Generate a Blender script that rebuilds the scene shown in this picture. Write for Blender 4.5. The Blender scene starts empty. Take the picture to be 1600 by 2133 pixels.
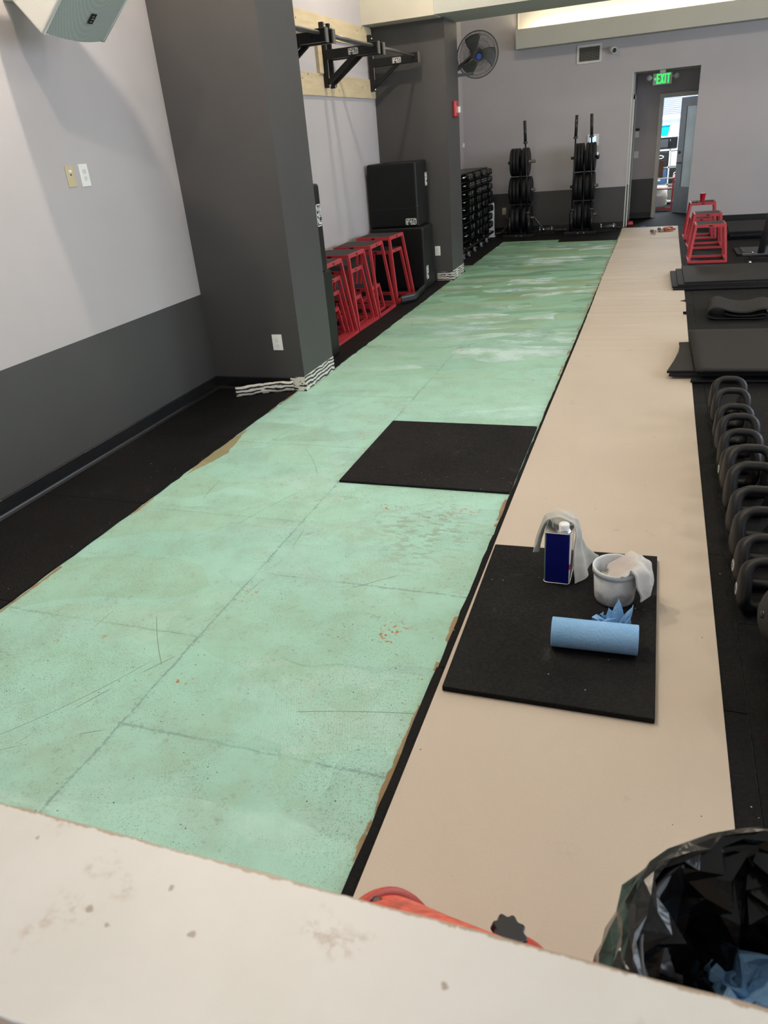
import bpy, bmesh, math, random
from mathutils import Vector, Matrix, noise
R = random.Random(7)
SC = bpy.context.scene
COL = SC.collection
PI = math.pi

# ------------------------------------------------------------------ camera
YAW, PITCH, ROLL, FPX, CAMH = -0.37183396, 0.46813761, -0.09032342, 1517.42, 1.70
def make_camera():
    cy, sy, cp, sp = math.cos(YAW), math.sin(YAW), math.cos(PITCH), math.sin(PITCH)
    fwd = Vector((sy * cp, cy * cp, -sp)); right = Vector((cy, -sy, 0)); up = right.cross(fwd)
    cr, sr = math.cos(ROLL), math.sin(ROLL)
    r2 = cr * right + sr * up; u2 = -sr * right + cr * up
    cam = bpy.data.cameras.new('camera'); o = bpy.data.objects.new('camera', cam); COL.objects.link(o)
    m = Matrix((r2, u2, -fwd)).transposed().to_4x4(); m.translation = (0, 0, CAMH)
    o.matrix_world = m
    cam.sensor_fit = 'VERTICAL'; cam.sensor_height = 36.0; cam.sensor_width = 27.0
    cam.lens = FPX / 2133.0 * 36.0
    cam.clip_start = 0.03; cam.clip_end = 200
    cam.dof.use_dof = True; cam.dof.focus_distance = 4.0; cam.dof.aperture_fstop = 7.0
    SC.camera = o
make_camera()

# ------------------------------------------------------------------ world, daylight, exposure
SC.view_settings.view_transform = 'Standard'; SC.view_settings.look = 'None'
SC.view_settings.gamma = 1.0; SC.view_settings.use_curve_mapping = False
SC.view_settings.exposure = 0.0
W = bpy.data.worlds.new('daylight_sky'); SC.world = W; W.use_nodes = True
bg = W.node_tree.nodes['Background']
bg.inputs[0].default_value = (0.72, 0.84, 1.0, 1); bg.inputs[1].default_value = 1.15

def area_light(name, loc, target, sx, sy, power, col, spread=180):
    L = bpy.data.lights.new(name, 'AREA'); L.shape = 'RECTANGLE'; L.size = sx; L.size_y = sy
    L.energy = power; L.color = col; L.spread = math.radians(spread)
    o = bpy.data.objects.new(name, L); COL.objects.link(o); o.location = loc
    o.rotation_euler = (Vector(target) - Vector(loc)).to_track_quat('-Z', 'Y').to_euler()
    return o
# daylight entering by the shop front behind the camera and by the windows of the side wall
DAY = (0.80, 0.90, 1.0)
DAYF = (0.95, 0.97, 1.0)
area_light('daylight_front', (0.6, -2.9, 2.0), (0.6, 6, 0.6), 7.0, 2.8, 120, DAYF)
for yy, pw in ((2.0, 100), (6.0, 130), (10.0, 190)):
    area_light('daylight_side', (5.85, yy, 2.1), (0, yy + 0.6, 0.4), 3.0, 2.4, pw, DAY)

# ------------------------------------------------------------------ node helpers
class S:
    def __init__(s, nt, sock): s.nt = nt; s.k = sock
    def _m(s, op, *a, clamp=False):
        n = s.nt.nodes.new('ShaderNodeMath'); n.operation = op; n.use_clamp = clamp
        for i, v in enumerate((s,) + a):
            if isinstance(v, S): s.nt.links.new(v.k, n.inputs[i])
            else: n.inputs[i].default_value = v
        return S(s.nt, n.outputs[0])
    def __add__(s, o): return s._m('ADD', o)
    def __sub__(s, o): return s._m('SUBTRACT', o)
    def __mul__(s, o): return s._m('MULTIPLY', o)
    __radd__ = __add__; __rmul__ = __mul__
    def __rsub__(s, o): return (s * -1.0) + o
    def abs(s): return s._m('ABSOLUTE')
    def lt(s, o): return s._m('LESS_THAN', o)
    def gt(s, o): return s._m('GREATER_THAN', o)
    def fract(s): return s._m('FRACT')
    def mn(s, o): return s._m('MINIMUM', o)
    def mx(s, o): return s._m('MAXIMUM', o)
    def atan2(s, o): return s._m('ARCTAN2', o)
    def ss(s, a, b, lo=0.0, hi=1.0):
        n = s.nt.nodes.new('ShaderNodeMapRange'); n.interpolation_type = 'SMOOTHSTEP'
        s.nt.links.new(s.k, n.inputs[0])
        for i, v in enumerate((a, b, lo, hi)): n.inputs[i + 1].default_value = v
        return S(s.nt, n.outputs[0])

class G:
    """a material under construction"""
    def __init__(g, name):
        g.m = bpy.data.materials.new(name); g.m.use_nodes = True; g.nt = g.m.node_tree
        g.b = g.nt.nodes['Principled BSDF']; g._co = None
    def new(g, t): return g.nt.nodes.new(t)
    def link(g, a, b): g.nt.links.new(a.k if isinstance(a, S) else a, b)
    def co(g):
        if g._co is None: g._co = g.new('ShaderNodeTexCoord').outputs['Object']
        return g._co
    def xyz(g):
        n = g.new('ShaderNodeSeparateXYZ'); g.link(g.co(), n.inputs[0]); return [S(g.nt, o) for o in n.outputs]
    def vec(g, x, y, z):
        n = g.new('ShaderNodeCombineXYZ')
        for i, v in enumerate((x, y, z)):
            if isinstance(v, S): g.link(v, n.inputs[i])
            else: n.inputs[i].default_value = v
        return n.outputs[0]
    def noise(g, scale, detail=3, rough=0.55, vec=None, dist=0.0, out=0):
        n = g.new('ShaderNodeTexNoise'); n.inputs['Scale'].default_value = scale; n.inputs['Detail'].default_value = detail
        n.inputs['Roughness'].default_value = rough; n.inputs['Distortion'].default_value = dist
        g.link(vec if vec is not None else g.co(), n.inputs['Vector'])
        return S(g.nt, n.outputs['Fac' if out == 0 else 'Color'])
    def voro(g, scale, vec=None, feature='F1', rnd=1.0):
        n = g.new('ShaderNodeTexVoronoi'); n.feature = feature; n.inputs['Scale'].default_value = scale
        n.inputs['Randomness'].default_value = rnd
        g.link(vec if vec is not None else g.co(), n.inputs['Vector']); return n
    def mix(g, f, a, b):
        n = g.new('ShaderNodeMix'); n.data_type = 'RGBA'
        if isinstance(f, S): g.link(f, n.inputs[0])
        else: n.inputs[0].default_value = f
        for i, v in ((6, a), (7, b)):
            if isinstance(v, (tuple, list)): n.inputs[i].default_value = (*v[:3], 1)
            else: g.link(v, n.inputs[i])
        return n.outputs[2]
    def bump(g, h, strength=0.3, dist=0.01):
        n = g.new('ShaderNodeBump'); n.inputs['Strength'].default_value = strength; n.inputs['Distance'].default_value = dist
        g.link(h, n.inputs['Height']); g.link(n.outputs[0], g.b.inputs['Normal'])
    def col(g, c): g.link(c, g.b.inputs['Base Color'])
    def rough(g, r):
        if isinstance(r, S): g.link(r, g.b.inputs['Roughness'])
        else: g.b.inputs['Roughness'].default_value = r

def dk(c, f): return tuple(min(1, max(0, v * f)) for v in c)
MATS = {}
def mat(name, col, rough=0.5, metal=0.0, var=0.08, vs=6.0, bump=0.0, bs=80.0, spec=0.5, coat=0.0, emit=None, es=0.0, alpha=1.0, trans=0.0):
    if name in MATS: return MATS[name]
    g = G(name)
    n = g.noise(vs, 4)
    g.col(g.mix(n.ss(0.25, 0.75), dk(col, 1 - var), dk(col, 1 + var)))
    g.rough(rough); g.b.inputs['Metallic'].default_value = metal
    g.b.inputs['Specular IOR Level'].default_value = spec
    g.b.inputs['Coat Weight'].default_value = coat
    if bump: g.bump(g.noise(bs, 3), bump, 0.004)
    if emit: g.b.inputs['Emission Color'].default_value = (*emit, 1); g.b.inputs['Emission Strength'].default_value = es
    if trans: g.b.inputs['Transmission Weight'].default_value = trans
    MATS[name] = g.m
    return g.m

# ------------------------------------------------------------------ mesh helpers
class MB:
    def __init__(s): s.v = []; s.f = []; s.mi = []; s.sm = []
    def add(s, vs, fs, m=0, sm=False):
        b = len(s.v); s.v += [tuple(v) for v in vs]
        for f in fs: s.f.append(tuple(b + i for i in f)); s.mi.append(m); s.sm.append(sm)
        return s
    def box(s, x0, x1, y0, y1, z0, z1, m=0):
        return s.add([(x0, y0, z0), (x1, y0, z0), (x1, y1, z0), (x0, y1, z0), (x0, y0, z1), (x1, y0, z1), (x1, y1, z1), (x0, y1, z1)],
                     [(3, 2, 1, 0), (4, 5, 6, 7), (0, 1, 5, 4), (1, 2, 6, 5), (2, 3, 7, 6), (3, 0, 4, 7)], m)
    def hexa(s, bot, top, m=0):
        return s.add(list(bot) + list(top), [(3, 2, 1, 0), (4, 5, 6, 7), (0, 1, 5, 4), (1, 2, 6, 5), (2, 3, 7, 6), (3, 0, 4, 7)], m)
    def bar(s, p, q, w, h=None, up=(0, 0, 1), m=0):
        h = h or w; p = Vector(p); q = Vector(q); d = (q - p).normalized(); up = Vector(up)
        if abs(d.dot(up)) > 0.98: up = Vector((0, 1, 0))
        a = d.cross(up).normalized() * (w / 2); b = a.cross(d).normalized() * (h / 2)
        return s.hexa([p - a - b, p + a - b, p + a + b, p - a + b], [q - a - b, q + a - b, q + a + b, q - a + b], m)
    def cyl(s, p, q, r, r2=None, n=16, m=0, caps=True):
        p = Vector(p); q = Vector(q); r2 = r if r2 is None else r2; d = (q - p).normalized()
        a = d.orthogonal().normalized(); b = d.cross(a)
        vs = []
        for k in range(n):
            t = 2 * PI * k / n; e = a * math.cos(t) + b * math.sin(t)
            vs += [p + e * r, q + e * r2]
        base = len(s.v); s.v += [tuple(v) for v in vs]
        for k in range(n):
            j = (k + 1) % n
            s.f.append((base + 2 * k, base + 2 * j, base + 2 * j + 1, base + 2 * k + 1)); s.mi.append(m); s.sm.append(True)
        if caps:
            s.f.append(tuple(base + 2 * k for k in reversed(range(n)))); s.mi.append(m); s.sm.append(False)
            s.f.append(tuple(base + 2 * k + 1 for k in range(n))); s.mi.append(m); s.sm.append(False)
        return s
    def lathe(s, prof, n=24, o=(0, 0, 0), ax=(0, 0, 1), m=0, sm=True):
        o = Vector(o); ax = Vector(ax).normalized(); a = ax.orthogonal().normalized(); b = ax.cross(a)
        base = len(s.v); P = len(prof)
        for k in range(n):
            t = 2 * PI * k / n; e = a * math.cos(t) + b * math.sin(t)
            for r, z in prof: s.v.append(tuple(o + e * r + ax * z))
        for k in range(n):
            j = (k + 1) % n
            for i in range(P - 1):
                s.f.append((base + k * P + i, base + j * P + i, base + j * P + i + 1, base + k * P + i + 1)); s.mi.append(m); s.sm.append(sm)
        return s
    def tube(s, path, r, n=8, m=0, closed=False):
        path = [Vector(p) for p in path]; L = len(path); base = len(s.v); pa = None
        rr = r if isinstance(r, (list, tuple)) else [r] * L
        for i, p in enumerate(path):
            if closed: d = path[(i + 1) % L] - path[i - 1]
            else: d = path[min(i + 1, L - 1)] - path[max(i - 1, 0)]
            d.normalize()
            a = d.orthogonal().normalized() if pa is None else (pa - d * pa.dot(d)).normalized()
            pa = a; b = d.cross(a)
            for k in range(n):
                t = 2 * PI * k / n; s.v.append(tuple(p + (a * math.cos(t) + b * math.sin(t)) * rr[i]))
        for i in range(L if closed else L - 1):
            i2 = (i + 1) % L
            for k in range(n):
                k2 = (k + 1) % n
                s.f.append((base + i * n + k, base + i * n + k2, base + i2 * n + k2, base + i2 * n + k)); s.mi.append(m); s.sm.append(True)
        if not closed:
            s.f.append(tuple(base + k for k in reversed(range(n)))); s.mi.append(m); s.sm.append(False)
            s.f.append(tuple(base + (L - 1) * n + k for k in range(n))); s.mi.append(m); s.sm.append(False)
        return s
    def prism(s, poly, org, u, v, depth, m=0):
        """poly in 2-D, laid in the plane org + u*x + v*y, extruded by the vector depth"""
        org = Vector(org); u = Vector(u); v = Vector(v); d = Vector(depth); n = len(poly)
        A = [org + u * x + v * y for x, y in poly]
        return s.add(A + [p + d for p in A], [tuple(reversed(range(n))), tuple(range(n, 2 * n))] + [(i, (i + 1) % n, n + (i + 1) % n, n + i) for i in range(n)], m)
    def grid(s, fn, nu, nv, m=0, sm=True, wrap=False):
        base = len(s.v)
        for j in range(nv + 1):
            for i in range(nu if wrap else nu + 1): s.v.append(tuple(fn(i / nu, j / nv)))
        w = nu if wrap else nu + 1
        for j in range(nv):
            for i in range(nu):
                i2 = (i + 1) % w if wrap else i + 1
                s.f.append((base + j * w + i, base + j * w + i2, base + (j + 1) * w + i2, base + (j + 1) * w + i)); s.mi.append(m); s.sm.append(sm)
        return s
    def build(s, name, mats, parent=None, bevel=0, seg=2, solid=0, sub=0):
        if not isinstance(mats, (list, tuple)): mats = [mats]
        me = bpy.data.meshes.new(name)
        off = Vector((0, 0, 0)); q = parent
        while q is not None: off += q.location; q = q.parent
        me.from_pydata([tuple(Vector(v) - off) for v in s.v], [], s.f)
        for mm in mats: me.materials.append(mm)
        me.polygons.foreach_set('material_index', s.mi); me.polygons.foreach_set('use_smooth', s.sm)
        bm = bmesh.new(); bm.from_mesh(me)
        bmesh.ops.recalc_face_normals(bm, faces=bm.faces)
        if bevel:
            es = [e for e in bm.edges if len(e.link_faces) == 2 and e.calc_face_angle(0) > 0.6]
            bmesh.ops.bevel(bm, geom=es, offset=bevel, segments=seg, affect='EDGES', profile=0.6, clamp_overlap=True)
        bm.to_mesh(me); bm.free()
        o = bpy.data.objects.new(name, me); COL.objects.link(o); o.parent = parent
        if solid:
            md = o.modifiers.new('thickness', 'SOLIDIFY'); md.thickness = solid; md.offset = 0
        if sub:
            md = o.modifiers.new('smooth', 'SUBSURF'); md.levels = sub; md.render_levels = sub
        return o
def thing(name, label, cat, loc=(0, 0, 0), group=None):
    o = bpy.data.objects.new(name, None); COL.objects.link(o); o.location = loc; o.empty_display_size = 0.05
    return tag(o, label, cat, group)
def tag(o, label, cat, group=None):
    o['label'] = label; o['category'] = cat
    if group: o['group'] = group
    return o
def struct(o): o['kind'] = 'structure'; return o
def copy_tree(o, parent=None):
    c = o.copy(); COL.objects.link(c); c.parent = parent
    for ch in list(o.children): copy_tree(ch, c)
    return c
def dup(o, loc, rz=0, label=None):
    c = copy_tree(o); c.location = loc; c.rotation_euler = (0, 0, rz)
    if label: c['label'] = label
    return c
def catmull(P, k=6, closed=False):
    P = [Vector(p) for p in P]; out = []; n = len(P)
    for i in range(n if closed else n - 1):
        g = (lambda j: P[j % n]) if closed else (lambda j: P[min(max(j, 0), n - 1)])
        a, b, c, d = g(i - 1), g(i), g(i + 1), g(i + 2)
        for t in range(k):
            t /= k
            out.append(0.5 * ((2 * b) + (c - a) * t + (2 * a - 5 * b + 4 * c - d) * t * t + (3 * b - a - 3 * c + d) * t ** 3))
    if not closed: out.append(P[-1])
    return out
def text_mesh(name, body, size, org, u, v, extr, m, parent, bold=0.0, align='CENTER'):
    cu = bpy.data.curves.new(name, 'FONT'); cu.body = body; cu.size = size; cu.extrude = extr; cu.offset = bold
    cu.align_x = align; cu.align_y = 'CENTER'; cu.resolution_u = 3
    t = bpy.data.objects.new(name, cu); COL.objects.link(t)
    me = bpy.data.meshes.new_from_object(t.evaluated_get(bpy.context.evaluated_depsgraph_get()))
    bpy.data.objects.remove(t); bpy.data.curves.remove(cu)
    u = Vector(u).normalized(); v = Vector(v).normalized(); w = u.cross(v)
    mm = Matrix((u, v, w)).transposed().to_4x4(); off = Vector((0, 0, 0)); q = parent
    while q is not None: off += q.location; q = q.parent
    mm.translation = Vector(org) - off
    me.transform(mm); me.materials.clear(); me.materials.append(m)
    o = bpy.data.objects.new(name, me); COL.objects.link(o); o.parent = parent
    return o
# ------------------------------------------------------------------ materials of the setting
M_LIGHT = mat('wall_paint_light', (0.425, 0.398, 0.408), 0.6, var=0.03, vs=1.5, bump=0.12, bs=220)
M_DARK = mat('wall_paint_charcoal', (0.050, 0.0478, 0.0478), 0.5, var=0.05, vs=2, bump=0.12, bs=220)
M_BEAM = mat('beam_paint_grey', (0.42, 0.42, 0.38), 0.6, var=0.03, vs=2)
M_CREAM = mat('beam_cream', (0.50, 0.47, 0.385), 0.6, var=0.03, vs=2)  # beam end in a creamier tone than the rest of the beam
M_CEIL = mat('ceiling_paint', (0.55, 0.54, 0.5), 0.8, var=0.03)
M_BASEB = mat('black_vinyl_base', (0.008, 0.008, 0.009), 0.32, var=0.2, vs=9, bump=0.1, bs=30)
M_BLKMET = mat('black_powder_coat', (0.0065, 0.0065, 0.007), 0.38, var=0.15, vs=10, bump=0.06, bs=300, spec=0.35)
M_GREYMET = mat('dark_grey_steel', (0.06, 0.062, 0.07), 0.35, metal=0.3, var=0.1)
M_CHROME = mat('bright_steel', (0.6, 0.6, 0.6), 0.22, metal=1.0, var=0.05)
M_RED = mat('red_powder_coat', (0.42, 0.033, 0.042), 0.42, var=0.1, vs=7, bump=0.05, bs=200)
M_REDP = mat('red_plastic', (0.50, 0.030, 0.030), 0.4, var=0.05)
M_WHITE = mat('white_plastic', (0.75, 0.75, 0.73), 0.35, var=0.02)
M_OFFW = mat('white_trim_paint', (0.60, 0.60, 0.56), 0.45, var=0.03)
M_BEIGE = mat('ivory_plastic', (0.52, 0.44, 0.27), 0.4, var=0.03)
M_PAD = mat('grip_pad_black', (0.02, 0.02, 0.021), 0.75, var=0.2, vs=60, bump=0.4, bs=500)
M_VINYL = mat('black_vinyl', (0.0035, 0.0038, 0.0040), 0.45, var=0.1, vs=4, bump=0.5, bs=9, spec=0.3)
M_LOGO = mat('logo_white', (0.70, 0.70, 0.68), 0.5, var=0.02)
M_RUBB = mat('bumper_rubber', (0.006, 0.006, 0.0075), 0.5, var=0.15, vs=12, bump=0.1, bs=90, spec=0.3)
M_GREYP = mat('grey_plastic', (0.24, 0.26, 0.27), 0.4, var=0.05)

def rubber(name, base=(0.0042, 0.0040, 0.0045), dust=0.12, fleck=True):
    g = G(name); n1 = g.noise(1.6, 5, 0.6); n2 = g.noise(260, 2); n3 = g.noise(90, 2)
    c = g.mix(n1.ss(0.35, 0.75) * dust, base, (0.045, 0.043, 0.043))
    c = g.mix(n2.ss(0.35, 0.7) * 0.5, c, dk(base, 0.35))
    if fleck:
        vv = g.voro(20); d = S(g.nt, vv.outputs['Distance'])
        c = g.mix(d.lt(0.045) * g.noise(3.1, 2).gt(0.50), c, (0.42, 0.40, 0.37))
        c = g.mix(g.noise(4.5, 5, 0.65, dist=1.5).ss(0.60, 0.78) * dust, c, (0.16, 0.16, 0.16))
    g.col(c); g.rough(n3.ss(0.2, 0.8, 0.62, 0.85)); g.b.inputs['Specular IOR Level'].default_value = 0.14
    g.bump(g.noise(320, 3, 0.7), 0.55, 0.003)
    return g.m
M_TILE = rubber('rubber_flooring')
M_MAT = rubber('rubber_mat_surface', (0.0060, 0.0060, 0.0066), 0.22)
M_MATR = mat('rubber_sheet', (0.0085, 0.0085, 0.0098), 0.6, var=0.2, vs=2.5, bump=0.35, bs=300, spec=0.22)

def green_adhesive():
    g = G('green_adhesive_concrete'); x, y, z = g.xyz()
    warp = g.noise(0.9, 3, out=1)
    def warped(sx, sy, k, sk=0.0):
        m = g.new('ShaderNodeVectorMath'); m.operation = 'MULTIPLY_ADD'
        g.link(warp, m.inputs[0]); m.inputs[1].default_value = (k, k, 0)
        g.link(g.vec(x * sx, (y + (x * sk)) * sy, 0.0), m.inputs[2]); return m.outputs[0]
    # trowel sweeps: cells stretched across the strip, each with its own comb direction
    v = g.voro(1.0, warped(1.1, 2.6, 1.6)); rc = g.new('ShaderNodeSeparateColor'); g.link(v.outputs['Color'], rc.inputs[0])
    r1, r2, r3 = (S(g.nt, rc.outputs[i]) for i in range(3))
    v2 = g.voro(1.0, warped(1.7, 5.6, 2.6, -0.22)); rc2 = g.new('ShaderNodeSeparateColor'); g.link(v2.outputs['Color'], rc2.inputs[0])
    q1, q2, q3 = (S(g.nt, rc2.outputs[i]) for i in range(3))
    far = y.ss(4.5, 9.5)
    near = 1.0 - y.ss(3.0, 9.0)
    n1 = g.noise(0.8, 4, 0.6); n2 = g.noise(5.0, 6, 0.65); n3 = g.noise(38, 4, 0.7)
    c = g.mix(n1.ss(0.32, 0.68), (0.365, 0.655, 0.535), (0.435, 0.745, 0.63))
    c = g.mix(n2.ss(0.42, 0.72) * 0.45, c, (0.35, 0.50, 0.37))
    c = g.mix(r1.ss(0.35, 0.95) * 0.38, c, (0.33, 0.52, 0.37))
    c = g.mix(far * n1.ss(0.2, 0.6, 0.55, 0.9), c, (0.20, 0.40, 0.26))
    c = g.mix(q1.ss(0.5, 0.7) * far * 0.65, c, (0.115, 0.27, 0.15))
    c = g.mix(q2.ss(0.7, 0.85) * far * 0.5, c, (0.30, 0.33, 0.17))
    c = g.mix(q3.ss(0.68, 0.80) * y.ss(2.5, 7.0, 0.25, 0.95) * (g.noise(4, 4, 0.6, vec=g.vec(x, y * 1.7, 0.0)).ss(0.38, 0.62, 0.1, 0.85) * g.noise(40, 4, 0.65).ss(0.25, 0.6, 0.6, 1.0)) * x.ss(-2.5, -1.5, 0.3, 1.0), c, (0.66, 0.86, 0.86))  # whitish grazing reflections painted into the colour as pale bluish patches
    # comb lines
    ang = r2 * 2.6 + 0.3
    rot = g.new('ShaderNodeVectorRotate'); rot.rotation_type = 'Z_AXIS'; g.link(g.vec(x, y, 0.0), rot.inputs['Vector']); g.link(ang, rot.inputs['Angle'])
    wv = g.new('ShaderNodeTexWave'); wv.inputs['Scale'].default_value = 105; wv.inputs['Distortion'].default_value = 1.6
    wv.inputs['Detail'].default_value = 1.5; wv.inputs['Detail Scale'].default_value = 0.25
    g.link(rot.outputs[0], wv.inputs['Vector']); w = S(g.nt, wv.outputs['Fac'])
    wring = g.new('ShaderNodeTexWave'); wring.wave_type = 'RINGS'; wring.rings_direction = 'Z'; wring.inputs['Scale'].default_value = 85; wring.inputs['Distortion'].default_value = 0.8
    wring.inputs['Detail Scale'].default_value = 0.3
    mp = g.new('ShaderNodeVectorMath'); mp.operation = 'SUBTRACT'; g.link(g.vec(x, y, 0.0), mp.inputs[0]); mp.inputs[1].default_value = (-2.75, 0.9, 0); g.link(mp.outputs[0], wring.inputs['Vector'])
    wr = S(g.nt, wring.outputs['Fac'])
    comb = (w * r3.gt(0.5) + wr * r3.lt(0.5)) * near
    c = g.mix(comb.ss(0.55, 0.95) * n2.ss(0.35, 0.6) * 0.24, c, (0.24, 0.33, 0.25))
    # gritty dark pitting and scraped spots
    grit = n3.ss(0.55, 0.70) * n2.ss(0.38, 0.62)
    c = g.mix(grit * 0.55, c, (0.24, 0.31, 0.24))
    gr2 = g.noise(95, 4, 0.75).ss(0.54, 0.66) * g.noise(1.9, 3).ss(0.36, 0.62)
    c = g.mix(gr2 * 0.5, c, (0.17, 0.22, 0.17))
    sp = S(g.nt, g.voro(26).outputs['Distance']).lt(0.07) * g.noise(4.0, 2).gt(0.5)
    c = g.mix(sp * 0.9, c, (0.02, 0.025, 0.02))
    fine = g.noise(210, 2, 0.5).ss(0.63, 0.68) * g.noise(2.2, 3).ss(0.38, 0.56)
    c = g.mix(fine * 0.8, c, (0.06, 0.07, 0.06))
    # arcs scratched by a scraper
    for (cx, cy, rad, wd) in ((0.9, 0.2, 3.02, 0.004), (0.4, 3.6, 2.75, 0.003), (-3.6, 2.6, 2.05, 0.003), (-0.1, -1.6, 3.4, 0.0035), (1.2, 1.9, 3.3, 0.003), (-1.0, 6.9, 1.3, 0.004), (-1.5, 7.6, 0.9, 0.004)):
        dx, dy = x - cx, y - cy
        d = ((dx * dx + dy * dy)._m('SQRT') - rad).abs()
        c = g.mix(d.lt(wd * 0.42) * g.noise(1.0 + rad * 0.2, 2).ss(0.50, 0.53) * 0.8, c, (0.09, 0.11, 0.09))
    # grey smears where the joints of the removed tiles ran
    jn = g.noise(9, 5, 0.7); jw = g.noise(3.0, 3)
    jg = g.noise(60, 4, 0.7)
    def joint(d, k): return (((1.0 - (d + (jn - 0.5) * 0.03).abs().ss(0.001, 0.009)) * jg.ss(0.32, 0.55)).mx((1.0 - (d + (jn - 0.5) * 0.05).abs().ss(0.004, 0.035)) * jg.ss(0.55, 0.66) * 0.9)) * jw.ss(0.30, 0.5) * k
    jx = joint(x + 1.615, 0.6) * y.ss(4.0, 8.0, 1.0, 0.35)
    fr = lambda o: ((y + o + 0.5).fract() - 0.5)
    jr = joint(fr(0.53), 0.55) * y.ss(4.0, 8.0, 1.0, 0.2) * x.gt(-1.63); jl = joint(fr(0.03), 0.4) * y.ss(4.0, 8.0, 1.0, 0.2) * x.lt(-1.6)
    c = g.mix(jx.mx(jr).mx(jl), c, (0.12, 0.20, 0.20))
    # bare concrete and rust
    edge = (1.0 - (x + 0.635).abs().ss(0.0, 0.035)).mx(1.0 - (x + 2.61).abs().ss(0.0, 0.03))
    c = g.mix((edge * 0.75 + g.noise(5, 5, 0.65) * 1.2 - 1.2).ss(0.0, 0.10) * g.noise(1.7, 2).gt(0.53), c, (0.34, 0.24, 0.13))
    big = ((1.0 - ((x + 2.60).abs() * 1.5 + (y - 3.78).abs() * 0.32).ss(0.0, 0.22)) + g.noise(7, 4) * 0.5 - 0.62).ss(0.0, 0.06)
    c = g.mix(big, c, (0.33, 0.30, 0.17))
    rust = g.noise(2.3, 2, vec=g.vec(x + 4.0, y * 1.3, 0.0)).ss(0.66, 0.7) * g.noise(42, 4, 0.7).ss(0.56, 0.62)
    c = g.mix(rust, c, (0.45, 0.17, 0.05))
    chip = (1.0 - ((x + 0.95).abs() * 1.2 + (y - 3.0).abs()).ss(0.12, 0.62)) * g.noise(15, 5, 0.6, vec=g.vec(x, y * 2.2, 0.0)).ss(0.52, 0.56)
    c = g.mix(chip * 0.75, c, (0.30, 0.40, 0.31))
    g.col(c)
    gl = (r1 * 0.5 + q2 * 0.5)
    g.rough((gl.ss(0.25, 0.8, 0.30, 0.58) + n2 * 0.12 - q3.gt(0.72) * 0.14))
    g.b.inputs['Specular IOR Level'].default_value = 0.5
    hgt = comb * 0.5 + n3 * 0.35 + chip * -0.8 + q3 * 0.6 + n2 * 0.6
    g.bump(hgt, 0.55, 0.004)
    return g.m
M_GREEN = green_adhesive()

def kraft():
    g = G('kraft_paper'); x, y, z = g.xyz()
    n1 = g.noise(1.1, 4); n2 = g.noise(240, 3, 0.7)
    c = g.mix(n1.ss(0.3, 0.7), (0.505, 0.430, 0.352), (0.54, 0.462, 0.380))
    c = g.mix(n2.ss(0.42, 0.75) * 0.4, c, (0.43, 0.36, 0.29))
    c = g.mix(S(g.nt, g.voro(13).outputs['Distance']).lt(0.034) * g.noise(2.1, 2).gt(0.46), c, (0.06, 0.05, 0.04))
    c = g.mix((g.noise(5, 5, 0.7).ss(0.62, 0.74)) * 0.35, c, (0.36, 0.28, 0.22))
    g.col(c); g.rough(0.62); g.b.inputs['Specular IOR Level'].default_value = 0.4
    g.bump(g.noise(420, 3, 0.6), 0.25, 0.002)
    return g.m
M_KRAFT = kraft()

def ledge_paint():
    g = G('worn_white_paint'); n1 = g.noise(6, 4); n2 = g.noise(28, 4, 0.6)
    c = g.mix(n1.ss(0.3, 0.7), (0.58, 0.56, 0.52), (0.63, 0.61, 0.58))
    c = g.mix(n1.ss(0.5, 0.8) * 0.25, c, (0.58, 0.52, 0.46))
    vv = S(g.nt, g.voro(26).outputs['Distance'])
    lx, ly, lz = g.xyz()
    c = g.mix((ly + (g.noise(60, 4, 0.7) - 0.5) * 0.012).gt(0.4075), c, (0.36, 0.28, 0.21))
    c = g.mix((vv + (g.noise(120, 4, 0.7) - 0.5) * 0.22).lt(0.10) * g.noise(7, 2).gt(0.50) * 0.85, c, (0.30, 0.24, 0.19))
    c = g.mix(g.noise(9, 3).ss(0.60, 0.72) * g.noise(85, 4, 0.7).ss(0.45, 0.62) * 0.75, c, (0.42, 0.33, 0.27))
    g.col(c); g.rough(0.45); g.bump(n2, 0.15, 0.002)
    return g.m
M_LEDGE = ledge_paint()

def glue_strip(name, ground):
    """white adhesive combed in level bands over a dark backing"""
    g = G(name); x, y, z = g.xyz()
    wob = g.noise(9, 3); b = ((z * 33.0) + wob * 1.9).fract()
    band = b.ss(0.30, 0.38) * (1.0 - b.ss(0.86, 0.95))
    blob = g.noise(8, 3).ss(0.6, 0.63)
    f = band.mx(blob) * (g.noise(30, 4).ss(0.26, 0.33))
    g.col(g.mix(f, ground, (0.62, 0.59, 0.52))); g.rough(0.6); g.bump(f, 0.7, 0.004)
    return g.m
M_GLUE = glue_strip('adhesive_on_wall', (0.012, 0.016, 0.03))
M_GLUEB = glue_strip('adhesive_on_vinyl', (0.01, 0.01, 0.011))

def plywood():
    g = G('plywood'); x, y, z = g.xyz()
    n = g.noise(3, 5, 0.6, vec=g.vec(x, y * 1.0, z * 7.0)); k = g.noise(7, 3)
    c = g.mix(n.ss(0.3, 0.7), (0.47, 0.375, 0.235), (0.55, 0.455, 0.30))
    c = g.mix(k.ss(0.62, 0.75) * 0.4, c, (0.42, 0.30, 0.14))
    c = g.mix(S(g.nt, g.voro(9).outputs['Distance']).lt(0.085), c, (0.06, 0.04, 0.02))
    g.col(c); g.rough(0.6); return g.m
M_PLY = plywood()

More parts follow.
